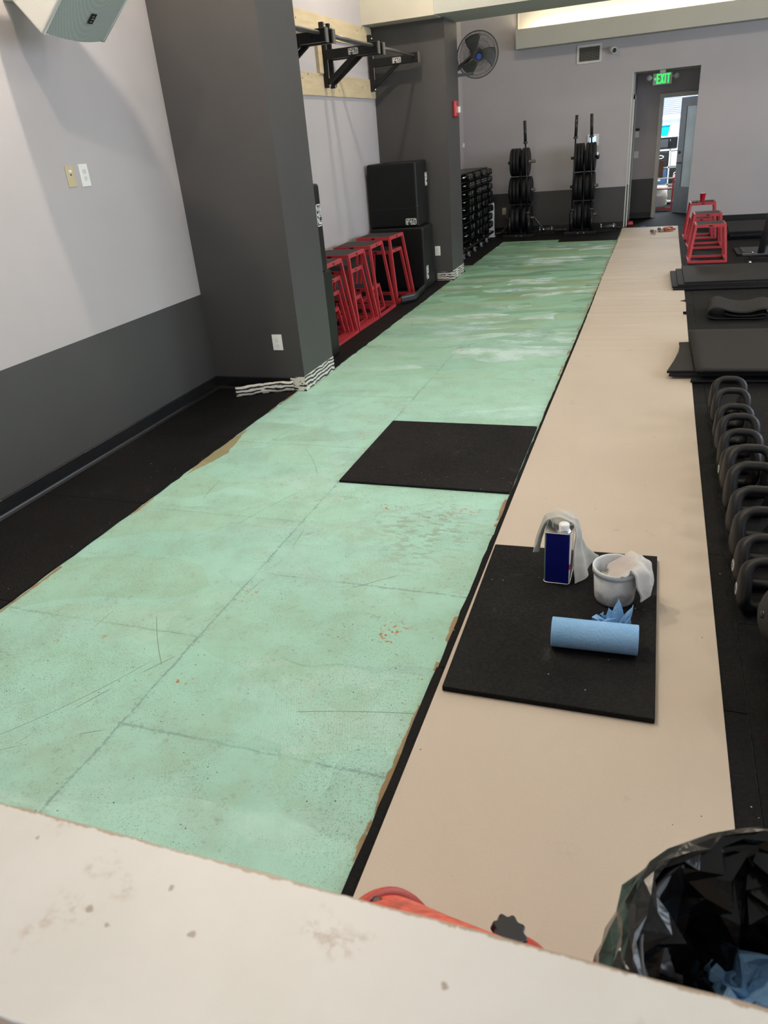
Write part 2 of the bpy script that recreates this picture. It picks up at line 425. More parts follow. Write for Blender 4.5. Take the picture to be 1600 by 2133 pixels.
# ------------------------------------------------------------------ setting
ZG = -0.010
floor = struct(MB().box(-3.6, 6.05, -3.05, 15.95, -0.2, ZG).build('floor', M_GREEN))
def tile(poly, ztop=0.0):
    n = len(poly)
    MB().prism([(a, b) for a, b in poly], (0, 0, ZG), (1, 0, 0), (0, 1, 0), (0, 0, ztop - ZG)).build('rubber_tile', M_TILE, floor, bevel=0.0012, seg=1)
gap = 0.0014
def rect(x0, x1, y0, y1): tile([(x0 + gap, y0 + gap), (x1 - gap, y0 + gap), (x1 - gap, y1 - gap), (x0 + gap, y1 - gap)])
def ragged(x0, x1, y0, y1, side, amp=0.006):
    """a tile whose edge towards the scraped strip is cut unevenly"""
    N = 14; jag = [((x0 if side < 0 else x1) + R.uniform(-amp, amp), y0 + gap + (y1 - y0 - 2 * gap) * i / N) for i in range(N + 1)]
    if side < 0: tile([(x1 - gap, y0 + gap), (x1 - gap, y1 - gap)] + jag[::-1])
    else: tile([(x0 + gap, y1 - gap), (x0 + gap, y0 + gap)] + jag)
# strip along the wall with the speaker, then the alcove and the far end
for a, b in ((0.42, 1.0), (1.0, 2.0), (2.0, 3.0), (3.0, 4.0), (4.0, 5.05)): ragged(-3.34, -2.62, a, b, 1)
for a, b in ((5.63, 6.6), (6.6, 7.6), (7.6, 8.6), (8.6, 9.735)): ragged(-3.42, -2.545, a, b, 1)
for a, b in ((10.95, 12.0), (12.0, 13.32)): ragged(-3.47, -2.525, a, b, 1)
for a, b in ((-3.47, -2.525), (-2.525, -1.56)): rect(a, b, 13.32, 14.55)
rect(-1.56, -0.615, 13.02, 14.0); rect(-1.56, -0.615, 14.0, 14.55)
tile([(-2.5, 10.36), (-3.46, 10.36), (-3.46, 10.94), (-2.75, 10.94), (-2.60, 10.7)])
for k in range(0, 15):                                     # under the paper
    ragged(-0.632 + 0.0022 * k, 0.39, max(0.42, k), min(14.55, k + 1.0), -1, 0.003)
for c0 in (0.39, 1.39, 2.39):                              # the mats of the training floor
    for k in range(-1, 15):
        s = 0.5 if c0 != 1.39 else 0.0
        a, b = max(0.42, k + s), min(14.55, k + s + 1)
        if b - a > 0.05: rect(c0, c0 + 1, a, b)
rect(3.39, 6.0, 0.42, 14.55)
rect(-3.34, 6.0, -3.0, 0.22)
rect(-0.55, 2.3, 14.55, 15.95)
rect(-1.55, 2.45, 15.95, 19.6)
patch = MB().box(-1.607, -0.632, 3.46, 4.445, ZG, 0.004)
tag(patch.build('rubber_flooring_tile', M_MAT, bevel=0.002, seg=1), 'square black rubber tile left standing alone on the green scraped floor', 'floor tile')

H = 4.1; ZW = 0.755
def wall_box(name, x0, x1, y0, y1, z0=-0.2, z1=H, split=None, m=None):
    b = MB()
    if split:
        b.box(x0, x1, y0, y1, z0, split, 0); b.box(x0, x1, y0, y1, split, z1, 1)
        return struct(b.build(name, [M_DARK, M_LIGHT]))
    return struct(b.box(x0, x1, y0, y1, z0, z1).build(name, m or M_DARK))
wall_box('wall_left', -3.6, -3.34, -3.05, 5.05, split=ZW)
wall_box('wall_alcove', -3.7, -3.42, 5.05, 9.74, split=0.62)
wall_box('wall_left_far', -3.7, -3.465, 9.74, 14.6, split=0.69)
pil1 = wall_box('wall_pillar_near', -3.7, -2.535, 5.05, 5.63)
pil2 = wall_box('wall_pillar_far', -3.7, -2.515, 9.735, 10.34, z1=2.92)
wb = MB()                                                  # back wall with the corridor opening
for (x0, x1, z0, z1, m) in ((-3.7, -0.60, -0.2, 0.675, 0), (-3.7, -0.60, 0.675, H, 1), (-0.60, 0.44, 2.39, H, 1), (0.44, 6.05, -0.2, H, 1)):
    wb.box(x0, x1, 14.55, 14.68, z0, z1, m)
struct(wb.build('wall_back', [M_DARK, M_LIGHT]))
# corridor behind the opening
hb = MB(); hb.box(-0.68, -0.565, 14.68, 15.85, -0.2, 0.69, 0); hb.box(-0.68, -0.565, 14.68, 15.85, 0.69, 2.4, 1)
struct(hb.build('wall_corridor_side', [M_DARK, M_LIGHT]))
hb = MB(); hb.box(-0.68, -0.10, 15.85, 15.95, -0.2, 0.69, 0); hb.box(-0.68, -0.10, 15.85, 15.95, 0.69, 2.6, 1)
hb.box(-0.10, 0.78, 15.85, 15.95, 2.0, 2.6, 1); hb.box(0.78, 2.6, 15.85, 15.95, -0.2, 2.6, 1)
struct(hb.build('wall_corridor_end', [M_DARK, M_LIGHT]))
wall_box('wall_corridor_return', 2.3, 2.42, 14.68, 15.85, z1=2.4, m=M_LIGHT)
struct(MB().box(-0.68, 2.42, 14.68, 15.9, 2.40, 2.5).box(0.0, 0.46, 15.3, 15.34, 2.394, 2.40).build('ceiling_corridor', M_CEIL))
struct(MB().box(-3.7, 6.05, -3.05, 14.7, H, H + 0.12).build('ceiling', M_CEIL))
# beam over the far pillar and the light cove on the back wall
struct(MB().box(-3.5, -2.555, 9.45, 10.34, 2.92, H).build('ceiling_beam_end', M_CREAM))
struct(MB().box(-2.555, 6.0, 9.455, 10.34, 2.925, H).build('ceiling_beam', M_BEAM))
struct(MB().box(-2.475, 6.0, 14.27, 14.29, 2.897, 3.172).box(-2.475, 6.0, 14.29, 14.55, 2.897, 2.917).box(-2.475, -2.45, 14.29, 14.55, 2.917, 3.172).box(-2.49, -2.475, 14.535, 14.55, 3.16, H).build('wall_light_cove', M_BEAM))
cs = thing('cove_lamp', 'warm light strip hidden in the cove high on the end wall', 'lamp', (0, 14.49, 2.917))
mb = MB().box(-2.35, 5.6, 14.40, 14.44, 2.917, 2.965).build('strip_body', mat('lamp_body', (0.7, 0.7, 0.66), 0.5), cs)
area_light('cove_light', (1.6, 14.42, 3.0), (1.6, 14.50, 4.0), 7.8, 0.05, 170, (1.0, 0.86, 0.52)).parent = cs
bpy.data.objects['cove_light'].location = (1.6, -0.07, 0.06)

# walls the camera looks away from, with their glazing
def windowed(name, horiz, pos, a0, a1, spans, z0, z1, m):
    b = MB(); c = a0
    def put(u0, u1, w0, w1):
        if horiz: b.box(u0, u1, pos, pos + 0.15, w0, w1)
        else: b.box(pos, pos + 0.15, u0, u1, w0, w1)
    for s0, s1 in spans:
        put(c, s0, -0.2, H); put(s0, s1, -0.2, z0); put(s0, s1, z1, H); c = s1
    put(c, a1, -0.2, H)
    struct(b.build(name, m))
windowed('wall_right', False, 5.9, -3.05, 14.68, [(0.5, 3.5), (4.5, 7.5), (8.5, 11.5)], 0.9, 3.3, M_LIGHT)
windowed('wall_front', True, -3.1, -3.6, 6.05, [(-2.9, 4.1)], 0.6, 3.4, M_LIGHT)
wn = 0
for s0, s1 in ((0.5, 3.5), (4.5, 7.5), (8.5, 11.5)):
    wn += 1
    w_ = struct(MB().box(5.92, 6.0, s0, s0 + 0.05, 0.9, 3.3).box(5.92, 6.0, s1 - 0.05, s1, 0.9, 3.3).box(5.92, 6.0, s0, s1, 0.9, 0.95).box(5.92, 6.0, s0, s1, 3.25, 3.3).box(5.92, 6.0, (s0 + s1) / 2 - 0.03, (s0 + s1) / 2 + 0.03, 0.9, 3.3).build('window_%d' % wn, M_GREYMET))
w_ = struct(MB().box(-2.9, 4.1, -3.06, -3.0, 0.6, 0.66).box(-2.9, 4.1, -3.06, -3.0, 3.34, 3.4).box(-2.9, -2.84, -3.06, -3.0, 0.6, 3.4).box(4.04, 4.1, -3.06, -3.0, 0.6, 3.4).box(-0.6, -0.54, -3.06, -3.0, 0.6, 3.4).box(1.74, 1.8, -3.06, -3.0, 0.6, 3.4).build('window_4', M_GREYMET))

# black cove base along the walls
def baseboard(name, pts, h=0.10, t=0.012, z0=0.0):
    b = MB(); n = len(pts)
    for i in range(n - 1):
        p, q = Vector((*pts[i], 0)), Vector((*pts[i + 1], 0)); d = (q - p).normalized(); nr = Vector((d.y, -d.x, 0))
        prof = [(0, z0), (t + 0.012, z0), (t + 0.003, z0 + 0.010), (t, z0 + 0.02), (t, z0 + h - 0.004), (t - 0.003, z0 + h), (0, z0 + h)]
        b.prism(prof, p, nr, (0, 0, 1), q - p)
    return struct(b.build(name, M_BASEB))
baseboard('baseboard_left', [(-3.34, 0.42), (-3.34, 5.05), (-2.66, 5.05)])
baseboard('baseboard_alcove', [(-3.42, 5.63), (-3.42, 9.735), (-2.78, 9.735)])
baseboard('baseboard_left_far', [(-3.465, 10.34), (-3.465, 14.55), (-0.60, 14.55)])
baseboard('baseboard_back', [(0.44, 14.55), (5.9, 14.55)], h=0.12)
baseboard('baseboard_corridor', [(-0.565, 14.9), (-0.565, 15.85), (-0.165, 15.85)])
# adhesive left on the pillar feet where the base was pulled away
MB().box(-2.66, -2.534, 5.046, 5.05, -0.006, 0.105).build('adhesive_residue', M_GLUE, pil1)
MB().box(-2.535, -2.530, 5.048, 5.632, -0.006, 0.11).build('adhesive_residue', M_GLUE, pil1)
MB().box(-2.73, -2.514, 9.731, 9.735, -0.006, 0.105).build('adhesive_residue', M_GLUE, pil2)
MB().box(-2.515, -2.510, 9.733, 10.342, -0.006, 0.115).build('adhesive_residue', M_GLUE, pil2)

# half wall in front of the camera, its worn cap at the bottom of the picture
def half_wall():
    ZL = 1.05; b = MB()
    N = 160; x0, x1 = -2.6, 2.4
    top = []
    def edge(i, s):
        x = x0 + (x1 - x0) * i / N
        k = noise.noise(Vector((x * 23, s * 9, 0))) * 0.0022 + min(0, noise.noise(Vector((x * 60, s * 3, 4)))) * 0.004
        return x, k
    f = [(edge(i, 1)[0], 0.4105 + edge(i, 1)[1]) for i in range(N + 1)]
    r = [(edge(i, 2)[0], 0.2215 - edge(i, 2)[1]) for i in range(N + 1)]
    poly = r + f[::-1]
    b.prism(poly, (0, 0, ZL - 0.004), (1, 0, 0), (0, 1, 0), (0, 0, 0.004), 0)
    cap = b.build('wall_half_cap', [M_LEDGE])
    body = struct(MB().box(x0, x1, 0.226, 0.4065, -0.2, ZL - 0.004).build('wall_half', mat('half_wall_board', (0.33, 0.25, 0.18), 0.8, var=0.15, vs=40)))
    cap.name = 'cap_board'; cap.parent = body
half_wall()
# ------------------------------------------------------------------ ceiling lamps (above the frame)
M_LENS = mat('lamp_lens', (0.9, 0.85, 0.75), 0.4, emit=(1.0, 0.88, 0.70), es=6.0)
def ceiling_lamp(x, y, power, label, z=H, col=(1.0, 0.87, 0.71), r=0.05):
    t = thing('ceiling_lamp', label, 'lamp', (x, y, z), 'ceiling downlights')
    MB().cyl((x, y, z - 0.10), (x, y, z), 0.13, n=24).build('housing', M_WHITE, t, bevel=0.006)
    MB().cyl((x, y, z - 0.104), (x, y, z - 0.10), 0.105, n=24).build('lens', M_LENS, t)
    L = bpy.data.lights.new('ceiling_lamp_light', 'POINT'); L.energy = power; L.color = col; L.shadow_soft_size = r
    o = bpy.data.objects.new('ceiling_lamp_light', L); COL.objects.link(o); o.parent = t; o.location = (0, 0, -0.17)
LP = [(-2.40, 3.38, 185, 'above the loudspeaker'), (-1.6, 2.0, 105, 'above the green floor by the half wall'), (-2.45, 8.1, 95, 'above the alcove with the pull-up rig'), (-1.9, 12.2, 26, 'above the dumbbell rack'),
      (0.9, 5.2, 60, 'above the row of handled weights'), (0.9, 8.6, 45, 'above the stacked rubber sheets'), (0.4, 12.4, 26, 'above the end of the paper'),
      (3.6, 3.2, 50, 'by the first side window'), (3.6, 7.4, 45, 'by the second side window'), (3.6, 12.4, 20, 'by the end wall')]
for x, y, p, l in LP: ceiling_lamp(x, y, p, 'round white downlight on the ceiling ' + l)

# ------------------------------------------------------------------ paper runner
def paper():
    def fn(u, v):
        y = 0.42 + (14.40 - 0.42) * v; far = min(1, max(0, (y - 5.5) / 3.0))
        x0, x1 = -0.600 + 0.004 * math.sin(y * 1.1), 0.315 + 0.004 * math.sin(y * 0.8 + 1)
        if 8.10 < y < 8.25: x1 -= 0.06 * (1 - abs(y - 8.18) / 0.075)
        if 7.55 < y < 7.65: x1 -= 0.03
        x = x0 + (x1 - x0) * u
        z = 0.004 + 0.0007 * noise.noise(Vector((x * 2, y * 2, 0)))
        w = noise.noise(Vector((x * 1.1, y * 9.0, 3))) * 0.55 + noise.noise(Vector((x * 1.6 + 5, y * 21.0, 7))) * 0.3
        z += far * 0.016 * max(0, w + 0.12)
        for yc, a in ((9.62, 0.018), (7.62, 0.010), (12.9, 0.014), (13.15, 0.010)):
            z += a * math.exp(-((y - yc - 0.06 * x) / 0.05) ** 2)
        if u > 0.8: z += 0.02 * (u - 0.8) / 0.2 * math.exp(-((y - 7.95) / 0.12) ** 2)
        return (x, y, z)
    p = tag(MB().grid(fn, 26, 900).build('paper_runner', M_KRAFT), 'long brown kraft paper runner laid over the black rubber floor', 'paper')
    p2 = MB().box(-0.30, -0.22, 14.36, 14.43, 0.012, 0.014).build('tape', mat('blue_tape', (0.05, 0.16, 0.5), 0.6), p)
paper()

# ------------------------------------------------------------------ F45 badge, drawn as strokes on a 1.9 x 1 field
def badge(org, u, v, w, parent, nrm, t=0.0015, name='logo'):
    u = Vector(u); v = Vector(v); s = w / 1.9; d = Vector(nrm) * t; b = MB()
    def q(x0, y0, x1, y1): b.prism([(x0 * s, y0 * s), (x1 * s, y0 * s), (x1 * s, y1 * s), (x0 * s, y1 * s)], org, u, v, d)
    # border with the notch under the F
    q(0, 0, 0.09, 1.0); q(0, 0.91, 1.9, 1.0); q(1.81, 0, 1.9, 1.0); q(0, 0, 0.5, 0.09); q(0.78, 0, 1.9, 0.09); q(0.42, 0, 0.5, 0.2); q(0.78, 0, 0.86, 0.2)
    q(0.18, 0.16, 0.34, 0.82); q(0.18, 0.68, 0.74, 0.82); q(0.34, 0.42, 0.62, 0.56)                 # F
    b.prism([(0.66 * s, 0.38 * s), (0.98 * s, 0.82 * s), (1.14 * s, 0.82 * s), (0.82 * s, 0.38 * s)], org, u, v, d); q(0.66, 0.32, 1.22, 0.45); q(0.98, 0.16, 1.14, 0.62)   # 4
    q(1.24, 0.68, 1.74, 0.82); q(1.24, 0.46, 1.38, 0.82); q(1.24, 0.43, 1.74, 0.56); q(1.58, 0.16, 1.74, 0.56); q(1.24, 0.16, 1.74, 0.29)                                # 5
    return b.build(name, M_LOGO, parent)

# ------------------------------------------------------------------ wall-mounted pull-up rig on plywood
tag(MB().box(-3.418, -3.40, 6.3, 9.71, 2.70, 2.90).build('plywood_board', M_PLY), 'upper plywood backing board screwed along the alcove wall', 'board', 'rig backing boards')
tag(MB().box(-3.418, -3.40, 6.3, 9.71, 2.18, 2.38).build('plywood_board', M_PLY), 'lower plywood backing board screwed along the alcove wall', 'board', 'rig backing boards')
for yy, l in ((8.06, 'between the twin brackets'), (9.64, 'at the dark pillar')):
    tag(MB().box(-3.42, -3.385, yy - 0.05, yy + 0.05, 2.38, 2.70).build('wood_upright', M_PLY), 'short upright wooden batten %s of the pull-up rig' % l, 'board', 'rig backing boards')
def bracket(y, z, label, logo, xe=-2.785):
    t = thing('pull_up_bracket', label, 'gym rig', (-3.385, y, z), 'pull-up rig brackets')
    MB().box(-3.40, -3.355, y - 0.021, y + 0.021, 2.25, 2.83).build('wall_plate', M_BLKMET, t, bevel=0.004)
    for zz in (2.27, 2.79): MB().cyl((-3.36, y, zz), (-3.335, y, zz), 0.014, n=8).build('bolt', M_CHROME, t)
    MB().box(-3.355, xe, y - 0.026, y + 0.026, 2.50, 2.585).build('arm', M_BLKMET, t, bevel=0.006)
    MB().bar((-3.35, y, 2.30), (-3.03, y, 2.52), 0.036, 0.04).build('strut', M_BLKMET, t)
    MB().box(xe, xe + 0.010, y - 0.028, y + 0.028, 2.495, 2.602).build('end_plate', mat('worn_steel_edge', (0.16, 0.15, 0.14), 0.4, metal=0.4), t)
    MB().box(xe - 0.10, xe, y - 0.026, y + 0.026, 2.585, 2.600).build('bar_socket', M_BLKMET, t, bevel=0.004)
    MB().cyl((-2.91, y - 0.0275, 2.545), (-2.91, y - 0.0255, 2.545), 0.014, n=12).build('bolt_hole', mat('void_black', (0.002, 0.002, 0.002), 0.9), t)
    if logo: badge((-3.10, y - 0.0265, 2.515), (1, 0, 0), (0, 0, 1), 0.105, t, (0, -1, 0))
bracket(6.80, 0, 'black pull-up rig bracket mostly hidden behind the near pillar, outer one', False)
bracket(6.96, 0, 'black pull-up rig bracket next to the near pillar, inner one', False)
bracket(8.14, 0, 'black pull-up rig bracket with white badge in the middle of the plywood', True)
bracket(8.30, 0, 'black pull-up rig bracket just behind the badged middle bracket', False)
bracket(9.56, 0, 'black pull-up rig bracket with white badge beside the dark far pillar', True)
for a, b, l in ((5.8, 6.77, 'running behind the near pillar'), (6.99, 8.11, 'from the pillar to the middle brackets'), (8.33, 9.53, 'from the middle brackets to the far pillar')):
    tag(MB().cyl((-2.84, a, 2.568), (-2.84, b, 2.568), 0.016, n=14).build('pull_up_bar', mat('worn_bar_steel', (0.13, 0.125, 0.12), 0.4, metal=0.6)), 'round steel pull-up bar ' + l, 'pull-up bar', 'pull-up bars')
for yy in (7.0, 8.34):
    tag(MB().bar((-3.36, yy, 2.72), (-2.98, yy + 0.33, 2.575), 0.04, 0.02).build('rig_brace', M_BLKMET), 'flat black brace of the pull-up rig slanting from the %s bracket' % ('near' if yy < 8 else 'middle'), 'gym rig', 'rig braces')

# ------------------------------------------------------------------ loudspeaker, wall plates
def speaker():
    C = Vector((-3.0, 0, 2.32)); u = Vector((0.77, 0, 0.64)).normalized(); w = Vector((-0.64, 0, 0.77)).normalized()
    y0, y1 = 3.57, 4.05; hh, dd = 0.62, 0.42
    t = thing('loudspeaker', 'white wall loudspeaker tilted down over the grey wall, with grey mesh grille', 'speaker', (-3.3, 3.8, 2.6))
    def sec(a, b): return C + u * a + w * b
    prof = [(0.0, 0.0), (hh, 0.0), (hh, dd * 0.55), (hh * 0.8, dd), (hh * 0.22, dd), (0.0, dd * 0.5)]
    b = MB(); A = [sec(*p) for p in prof]; n = len(A)
    b.add([(p.x, y0, p.z) for p in A] + [(p.x, y1, p.z) for p in A], [tuple(range(n)), tuple(reversed(range(n, 2 * n)))] + [(i, (i + 1) % n, n + (i + 1) % n, n + i) for i in range(n)])
    b.build('cabinet', mat('speaker_white', (0.60, 0.585, 0.53), 0.45, var=0.02), t, bevel=0.012, seg=3)
    g = G('speaker_mesh'); vv = S(g.nt, g.voro(230, rnd=0.0).outputs['Distance'])
    g.col(g.mix(vv.lt(0.30), (0.36, 0.39, 0.37), (0.12, 0.13, 0.13))); g.rough(0.5); g.bump(vv, 0.4, 0.002)
    gb = MB(); N = 14
    def fn(a, v):
        y = y0 + 0.012 + (y1 - y0 - 0.024) * a; bul = 0.028 * math.sin(PI * a); p = sec(0.012 + (hh - 0.024) * v, -0.004 - bul); return (p.x, y, p.z)
    gb.grid(fn, N, 1)
    for v in (0.0, 1.0): gb.add([fn(i / N, v) for i in range(N + 1)], [tuple(range(N + 1))])
    gr = gb.build('grille', g.m, t)
    rim = MB(); P = [sec(0.012, -0.004), sec(hh - 0.012, -0.004)]
    path = [(P[0].x, y0 + 0.008, P[0].z), (P[0].x, y1 - 0.008, P[0].z), (P[1].x, y1 - 0.008, P[1].z), (P[1].x, y0 + 0.008, P[1].z)]
    rim.tube(path, 0.007, 6, closed=True); rim.build('grille_rim', mat('speaker_rim', (0.60, 0.62, 0.58), 0.5), t)
    e = sec(0.155, -0.035); uu = Vector((0, 1, 0))
    lg = MB(); lg.prism([(-0.018, -0.028), (0.018, -0.028), (0.018, 0.028), (-0.018, 0.028)], (e.x, 3.81, e.z), uu, u, -w * 0.004)
    lo = lg.build('maker_badge', mat('badge_black', (0.008, 0.008, 0.009), 0.4), t)
    l2 = MB(); o2 = Vector((e.x, 3.81, e.z)) - w * 0.0045
    for k in (-0.016, 0.0, 0.014): l2.prism([(-0.011, k - 0.003), (0.006 if k else 0.011, k - 0.003), (0.006 if k else 0.011, k + 0.003), (-0.011, k + 0.003)], o2, uu, u, -w * 0.001)
    l2.build('badge_mark', mat('badge_grey', (0.18, 0.19, 0.19), 0.5), lo)
    MB().box(-3.34, -3.18, 3.74, 3.88, 2.52, 2.66).build('wall_bracket', mat('speaker_white', (0.7, 0.7, 0.6)), t, bevel=0.01)
speaker()

def plate_outlet(org, u, nrm, label, plain=False, w=0.072, h=0.118, decora=False):
    """a wall plate centred on org, u along its width, nrm out of the wall"""
    org = Vector(org); u = Vector(u); n = Vector(nrm); v = Vector((0, 0, 1))
    t = thing('wall_outlet' if not plain else 'phone_plate', label, 'outlet' if not plain else 'wall plate', org)
    MB().prism([(-w / 2, -h / 2), (w / 2, -h / 2), (w / 2, h / 2), (-w / 2, h / 2)], org, u, v, n * 0.006).build('cover_plate', M_WHITE if not plain else M_BEIGE, t, bevel=0.002)
    dkm = mat('slot_dark', (0.03, 0.03, 0.03), 0.6)
    if plain:
        MB().prism([(-0.012, 0.022), (0.012, 0.022), (0.012, 0.036), (-0.012, 0.036)], org + n * 0.006, u, v, n * 0.001).build('sticker', M_WHITE, t)
        MB().prism([(-0.006, 0.004), (0.006, 0.004), (0.004, 0.014), (-0.004, 0.014)], org + n * 0.006, u, v, n * 0.001).build('jack', dkm, t)
    else:
        for s in (-1, 1):
            poly = [(0.017 * math.cos(a), s * 0.0195 + max(-0.0135, min(0.0135, 0.017 * math.sin(a)))) for a in [2 * PI * k / 20 for k in range(20)]]
            r = MB().prism(poly, org + n * 0.006, u, v, n * 0.0025).build('receptacle', mat('receptacle_white', (0.66, 0.66, 0.63), 0.4), t)
            if decora:
                for dx in (-0.006, 0.006): MB().prism([(dx - 0.001, s * 0.0195 + 0.001), (dx + 0.001, s * 0.0195 + 0.001), (dx + 0.001, s * 0.0195 + 0.008), (dx - 0.001, s * 0.0195 + 0.008)], org + n * 0.0086, u, v, n * 0.0004).build('slot', dkm, r)
                MB().prism([(-0.002, s * 0.0195 - 0.008), (0.002, s * 0.0195 - 0.008), (0.002, s * 0.0195 - 0.004), (-0.002, s * 0.0195 - 0.004)], org + n * 0.0086, u, v, n * 0.0004).build('slot', dkm, r)
    return t
plate_outlet((-3.34, 3.922, 1.668), (0, 1, 0), (1, 0, 0), 'ivory phone plate on the grey wall beside the white outlet', plain=True, h=0.115)
plate_outlet((-3.34, 4.044, 1.668), (0, 1, 0), (1, 0, 0), 'white double outlet on the grey wall beside the ivory plate', w=0.078, h=0.125, decora=True)
plate_outlet((-2.728, 5.05, 0.380), (1, 0, 0), (0, -1, 0), 'white double outlet low on the dark near pillar', w=0.084, h=0.122)
plate_outlet((-2.709, 9.735, 0.374), (1, 0, 0), (0, -1, 0), 'white double outlet low on the dark far pillar')
plate_outlet((-2.735, 14.55, 0.375), (1, 0, 0), (0, -1, 0), 'ivory outlet low on the end wall beside the weight tree', plain=True)

# ------------------------------------------------------------------ loose vinyl base
def loose_strip(name, pts, h, label, mats, lean=0.0):
    P = catmull([Vector((x, y, 0.002)) for x, y in pts], 6)
    def fn(u, v):
        i = min(len(P) - 1, int(round(u * (len(P) - 1)))); p = P[i]; d = (P[min(i + 1, len(P) - 1)] - P[max(i - 1, 0)]).normalized()
        nr = Vector((d.y, -d.x, 0)); q = p + nr * (lean * v * h); return (q.x, q.y, 0.003 + v * h)
    return tag(MB().grid(fn, len(P) - 1, 3).build(name, mats, solid=0.004), label, 'baseboard')
loose_strip('loose_base_strip', [(-2.62, 5.005), (-2.70, 4.985), (-2.84, 4.93), (-3.03, 4.81)], 0.085, 'black vinyl base strip peeled off the near pillar, white adhesive showing on its back', M_GLUEB)
loose_strip('fallen_base_strip', [(-2.745, 8.20), (-2.66, 8.33), (-2.625, 8.42), (-2.65, 8.66), (-2.672, 8.95)], 0.10, 'black vinyl base strip fallen against the red plyo boxes and black block', M_BASEB)

# ------------------------------------------------------------------ padded plyo blocks
def block(x0, x1, y0, y1, z0, z1, label, logos=(), seam=True):
    t = thing('foam_plyo_block', label, 'plyo box', ((x0 + x1) / 2, (y0 + y1) / 2, z0), 'black padded plyo blocks')
    MB().box(x0, x1, y0, y1, z0, z1).build('cover', M_VINYL, t, bevel=0.03, seg=3)
    if seam: MB().box(x0 + 0.01, x1 + 0.0015, y0 - 0.0015, y1 - 0.01, z0 + 0.30 * (z1 - z0), z0 + 0.30 * (z1 - z0) + 0.004).build('seam', M_BASEB, t)
    for kind, a, b, w in logos:
        if kind == 'f': badge((a, y0 - 0.001, b), (1, 0, 0), (0, 0, 1), w, t, (0, -1, 0), 0.003)
        else: badge((x1 + 0.001, a, b), (0, 0, 1), (0, -1, 0), w, t, (1, 0, 0), 0.003)
block(-3.38, -2.70, 9.08, 9.52, 0.0, 0.745, 'black padded plyo block standing on the floor beside the far pillar', [('s', 9.22, 0.12, 0.16)], seam=False)
block(-3.385, -2.765, 9.12, 9.60, 0.745, 1.47, 'black padded plyo block with white badge stacked on top beside the far pillar', [('f', -2.925, 0.775, 0.135), ('s', 9.57, 1.18, 0.15)])
block(-3.37, -2.665, 5.66, 6.11, 0.0, 0.755, 'black padded plyo block on the floor just behind the near pillar', seam=False)
block(-3.37, -2.66, 5.66, 6.02, 0.755, 1.445, 'black padded plyo block stacked on another just behind the near pillar', [('s', 5.99, 1.12, 0.17)], seam=False)

# ------------------------------------------------------------------ red steel plyo boxes
def plyo(h, base, top, by=None):
    """tapering frame of square tube with a gripped top, centred on the origin"""
    t = thing('plyo_box', '', 'plyo box', (0, 0, 0))
    w = 0.027; B = base / 2; T = top / 2
    def corner(s, q, z): k = 1 - z / h; f = T + (B - T) * k; return Vector((s * (f - w / 2), q * (f - w / 2), z))
    for s in (-1, 1):
        for q in (-1, 1): MB().bar(corner(s, q, 0.01), corner(s, q, h - 0.012), w, w, (0, 1, 0)).build('leg', M_RED, t)
    bb = MB()
    for s in (-1, 1):
        bb.box(-B, B, s * B - w * (s > 0), s * B + w * (s < 0), 0.0, w); bb.box(s * B - w * (s > 0), s * B + w * (s < 0), -B + w, B - w, 0.0, w)
    bb.build('base_frame', M_RED, t)
    tt = MB(); hh = 0.036
    for s in (-1, 1):
        tt.box(-T, T, s * T - w * (s > 0), s * T + w * (s < 0), h - hh, h); tt.box(s * T - w * (s > 0), s * T + w * (s < 0), -T + w, T - w, h - hh, h)
    tt.build('top_frame', M_RED, t)
    MB().box(-T + 0.022, T - 0.022, -T + 0.022, T - 0.022, h - 0.004, h + 0.0025).build('grip_pad', M_PAD, t)
    MB().box(-0.022, 0.022, -T - 0.001, -T, h - 0.026, h - 0.010).build('size_sticker', M_BASEB, t)
    MB().box(T, T + 0.001, -0.022, 0.022, h - 0.026, h - 0.010).build('size_sticker', M_BASEB, t)
    return t
SZ = {30: (0.735, 0.58, 0.42), 24: (0.58, 0.51, 0.37), 18: (0.45, 0.445, 0.335), 12: (0.29, 0.385, 0.305)}
protos = {}
def place_plyo(size, x, y, label, rz=0.0, group='red plyo boxes in the alcove'):
    if size not in protos:
        o = plyo(*SZ[size]); protos[size] = o; o.location = (x, y, 0); o.rotation_euler = (0, 0, rz); o['label'] = label
    else: o = dup(protos[size], (x, y, 0), rz, label)
    o['group'] = group
XC = -3.075
sets = [(8.56, (30, 24), 'beside the black padded blocks', -0.06), (7.84, (30, 12), 'second from the black padded blocks', 0.02), (7.24, (30, 24, 12), 'third from the black padded blocks', -0.02), (6.62, (30, 24, 18, 12), 'closest to the near pillar', 0.0)]
nm = {30: 'tall red plyo box', 24: 'medium-height red plyo box nested inside the tall one', 18: 'low red plyo box nested inside the medium one', 12: 'lowest red plyo box nested inside the tall one'}
for yc, ss, l, rz in sets:
    for s in ss:
        place_plyo(s, XC + (0.0 if s == 30 else R.uniform(-0.004, 0.004)), yc, nm[s] + ', set ' + l, rz)
SZ['front'] = (0.455, 0.465, 0.36); SZ['tall'] = (0.51, 0.47, 0.36); SZ['low'] = (0.285, 0.385, 0.30)
place_plyo('front', 0.615, 10.72, 'red plyo box closest to the stacked rubber sheets, beside the paper', 0.02, 'red plyo boxes beside the paper')
place_plyo('front', 0.632, 11.92, 'red plyo box in the middle of the row beside the paper', 0.03, 'red plyo boxes beside the paper')
place_plyo('tall', 0.60, 12.90, 'red plyo box carrying the red cup, at the end of the row', 0.02, 'red plyo boxes beside the paper')
place_plyo('low', 0.60, 12.88, 'lowest red plyo box tucked under the one carrying the cup', 0.02, 'red plyo boxes beside the paper')
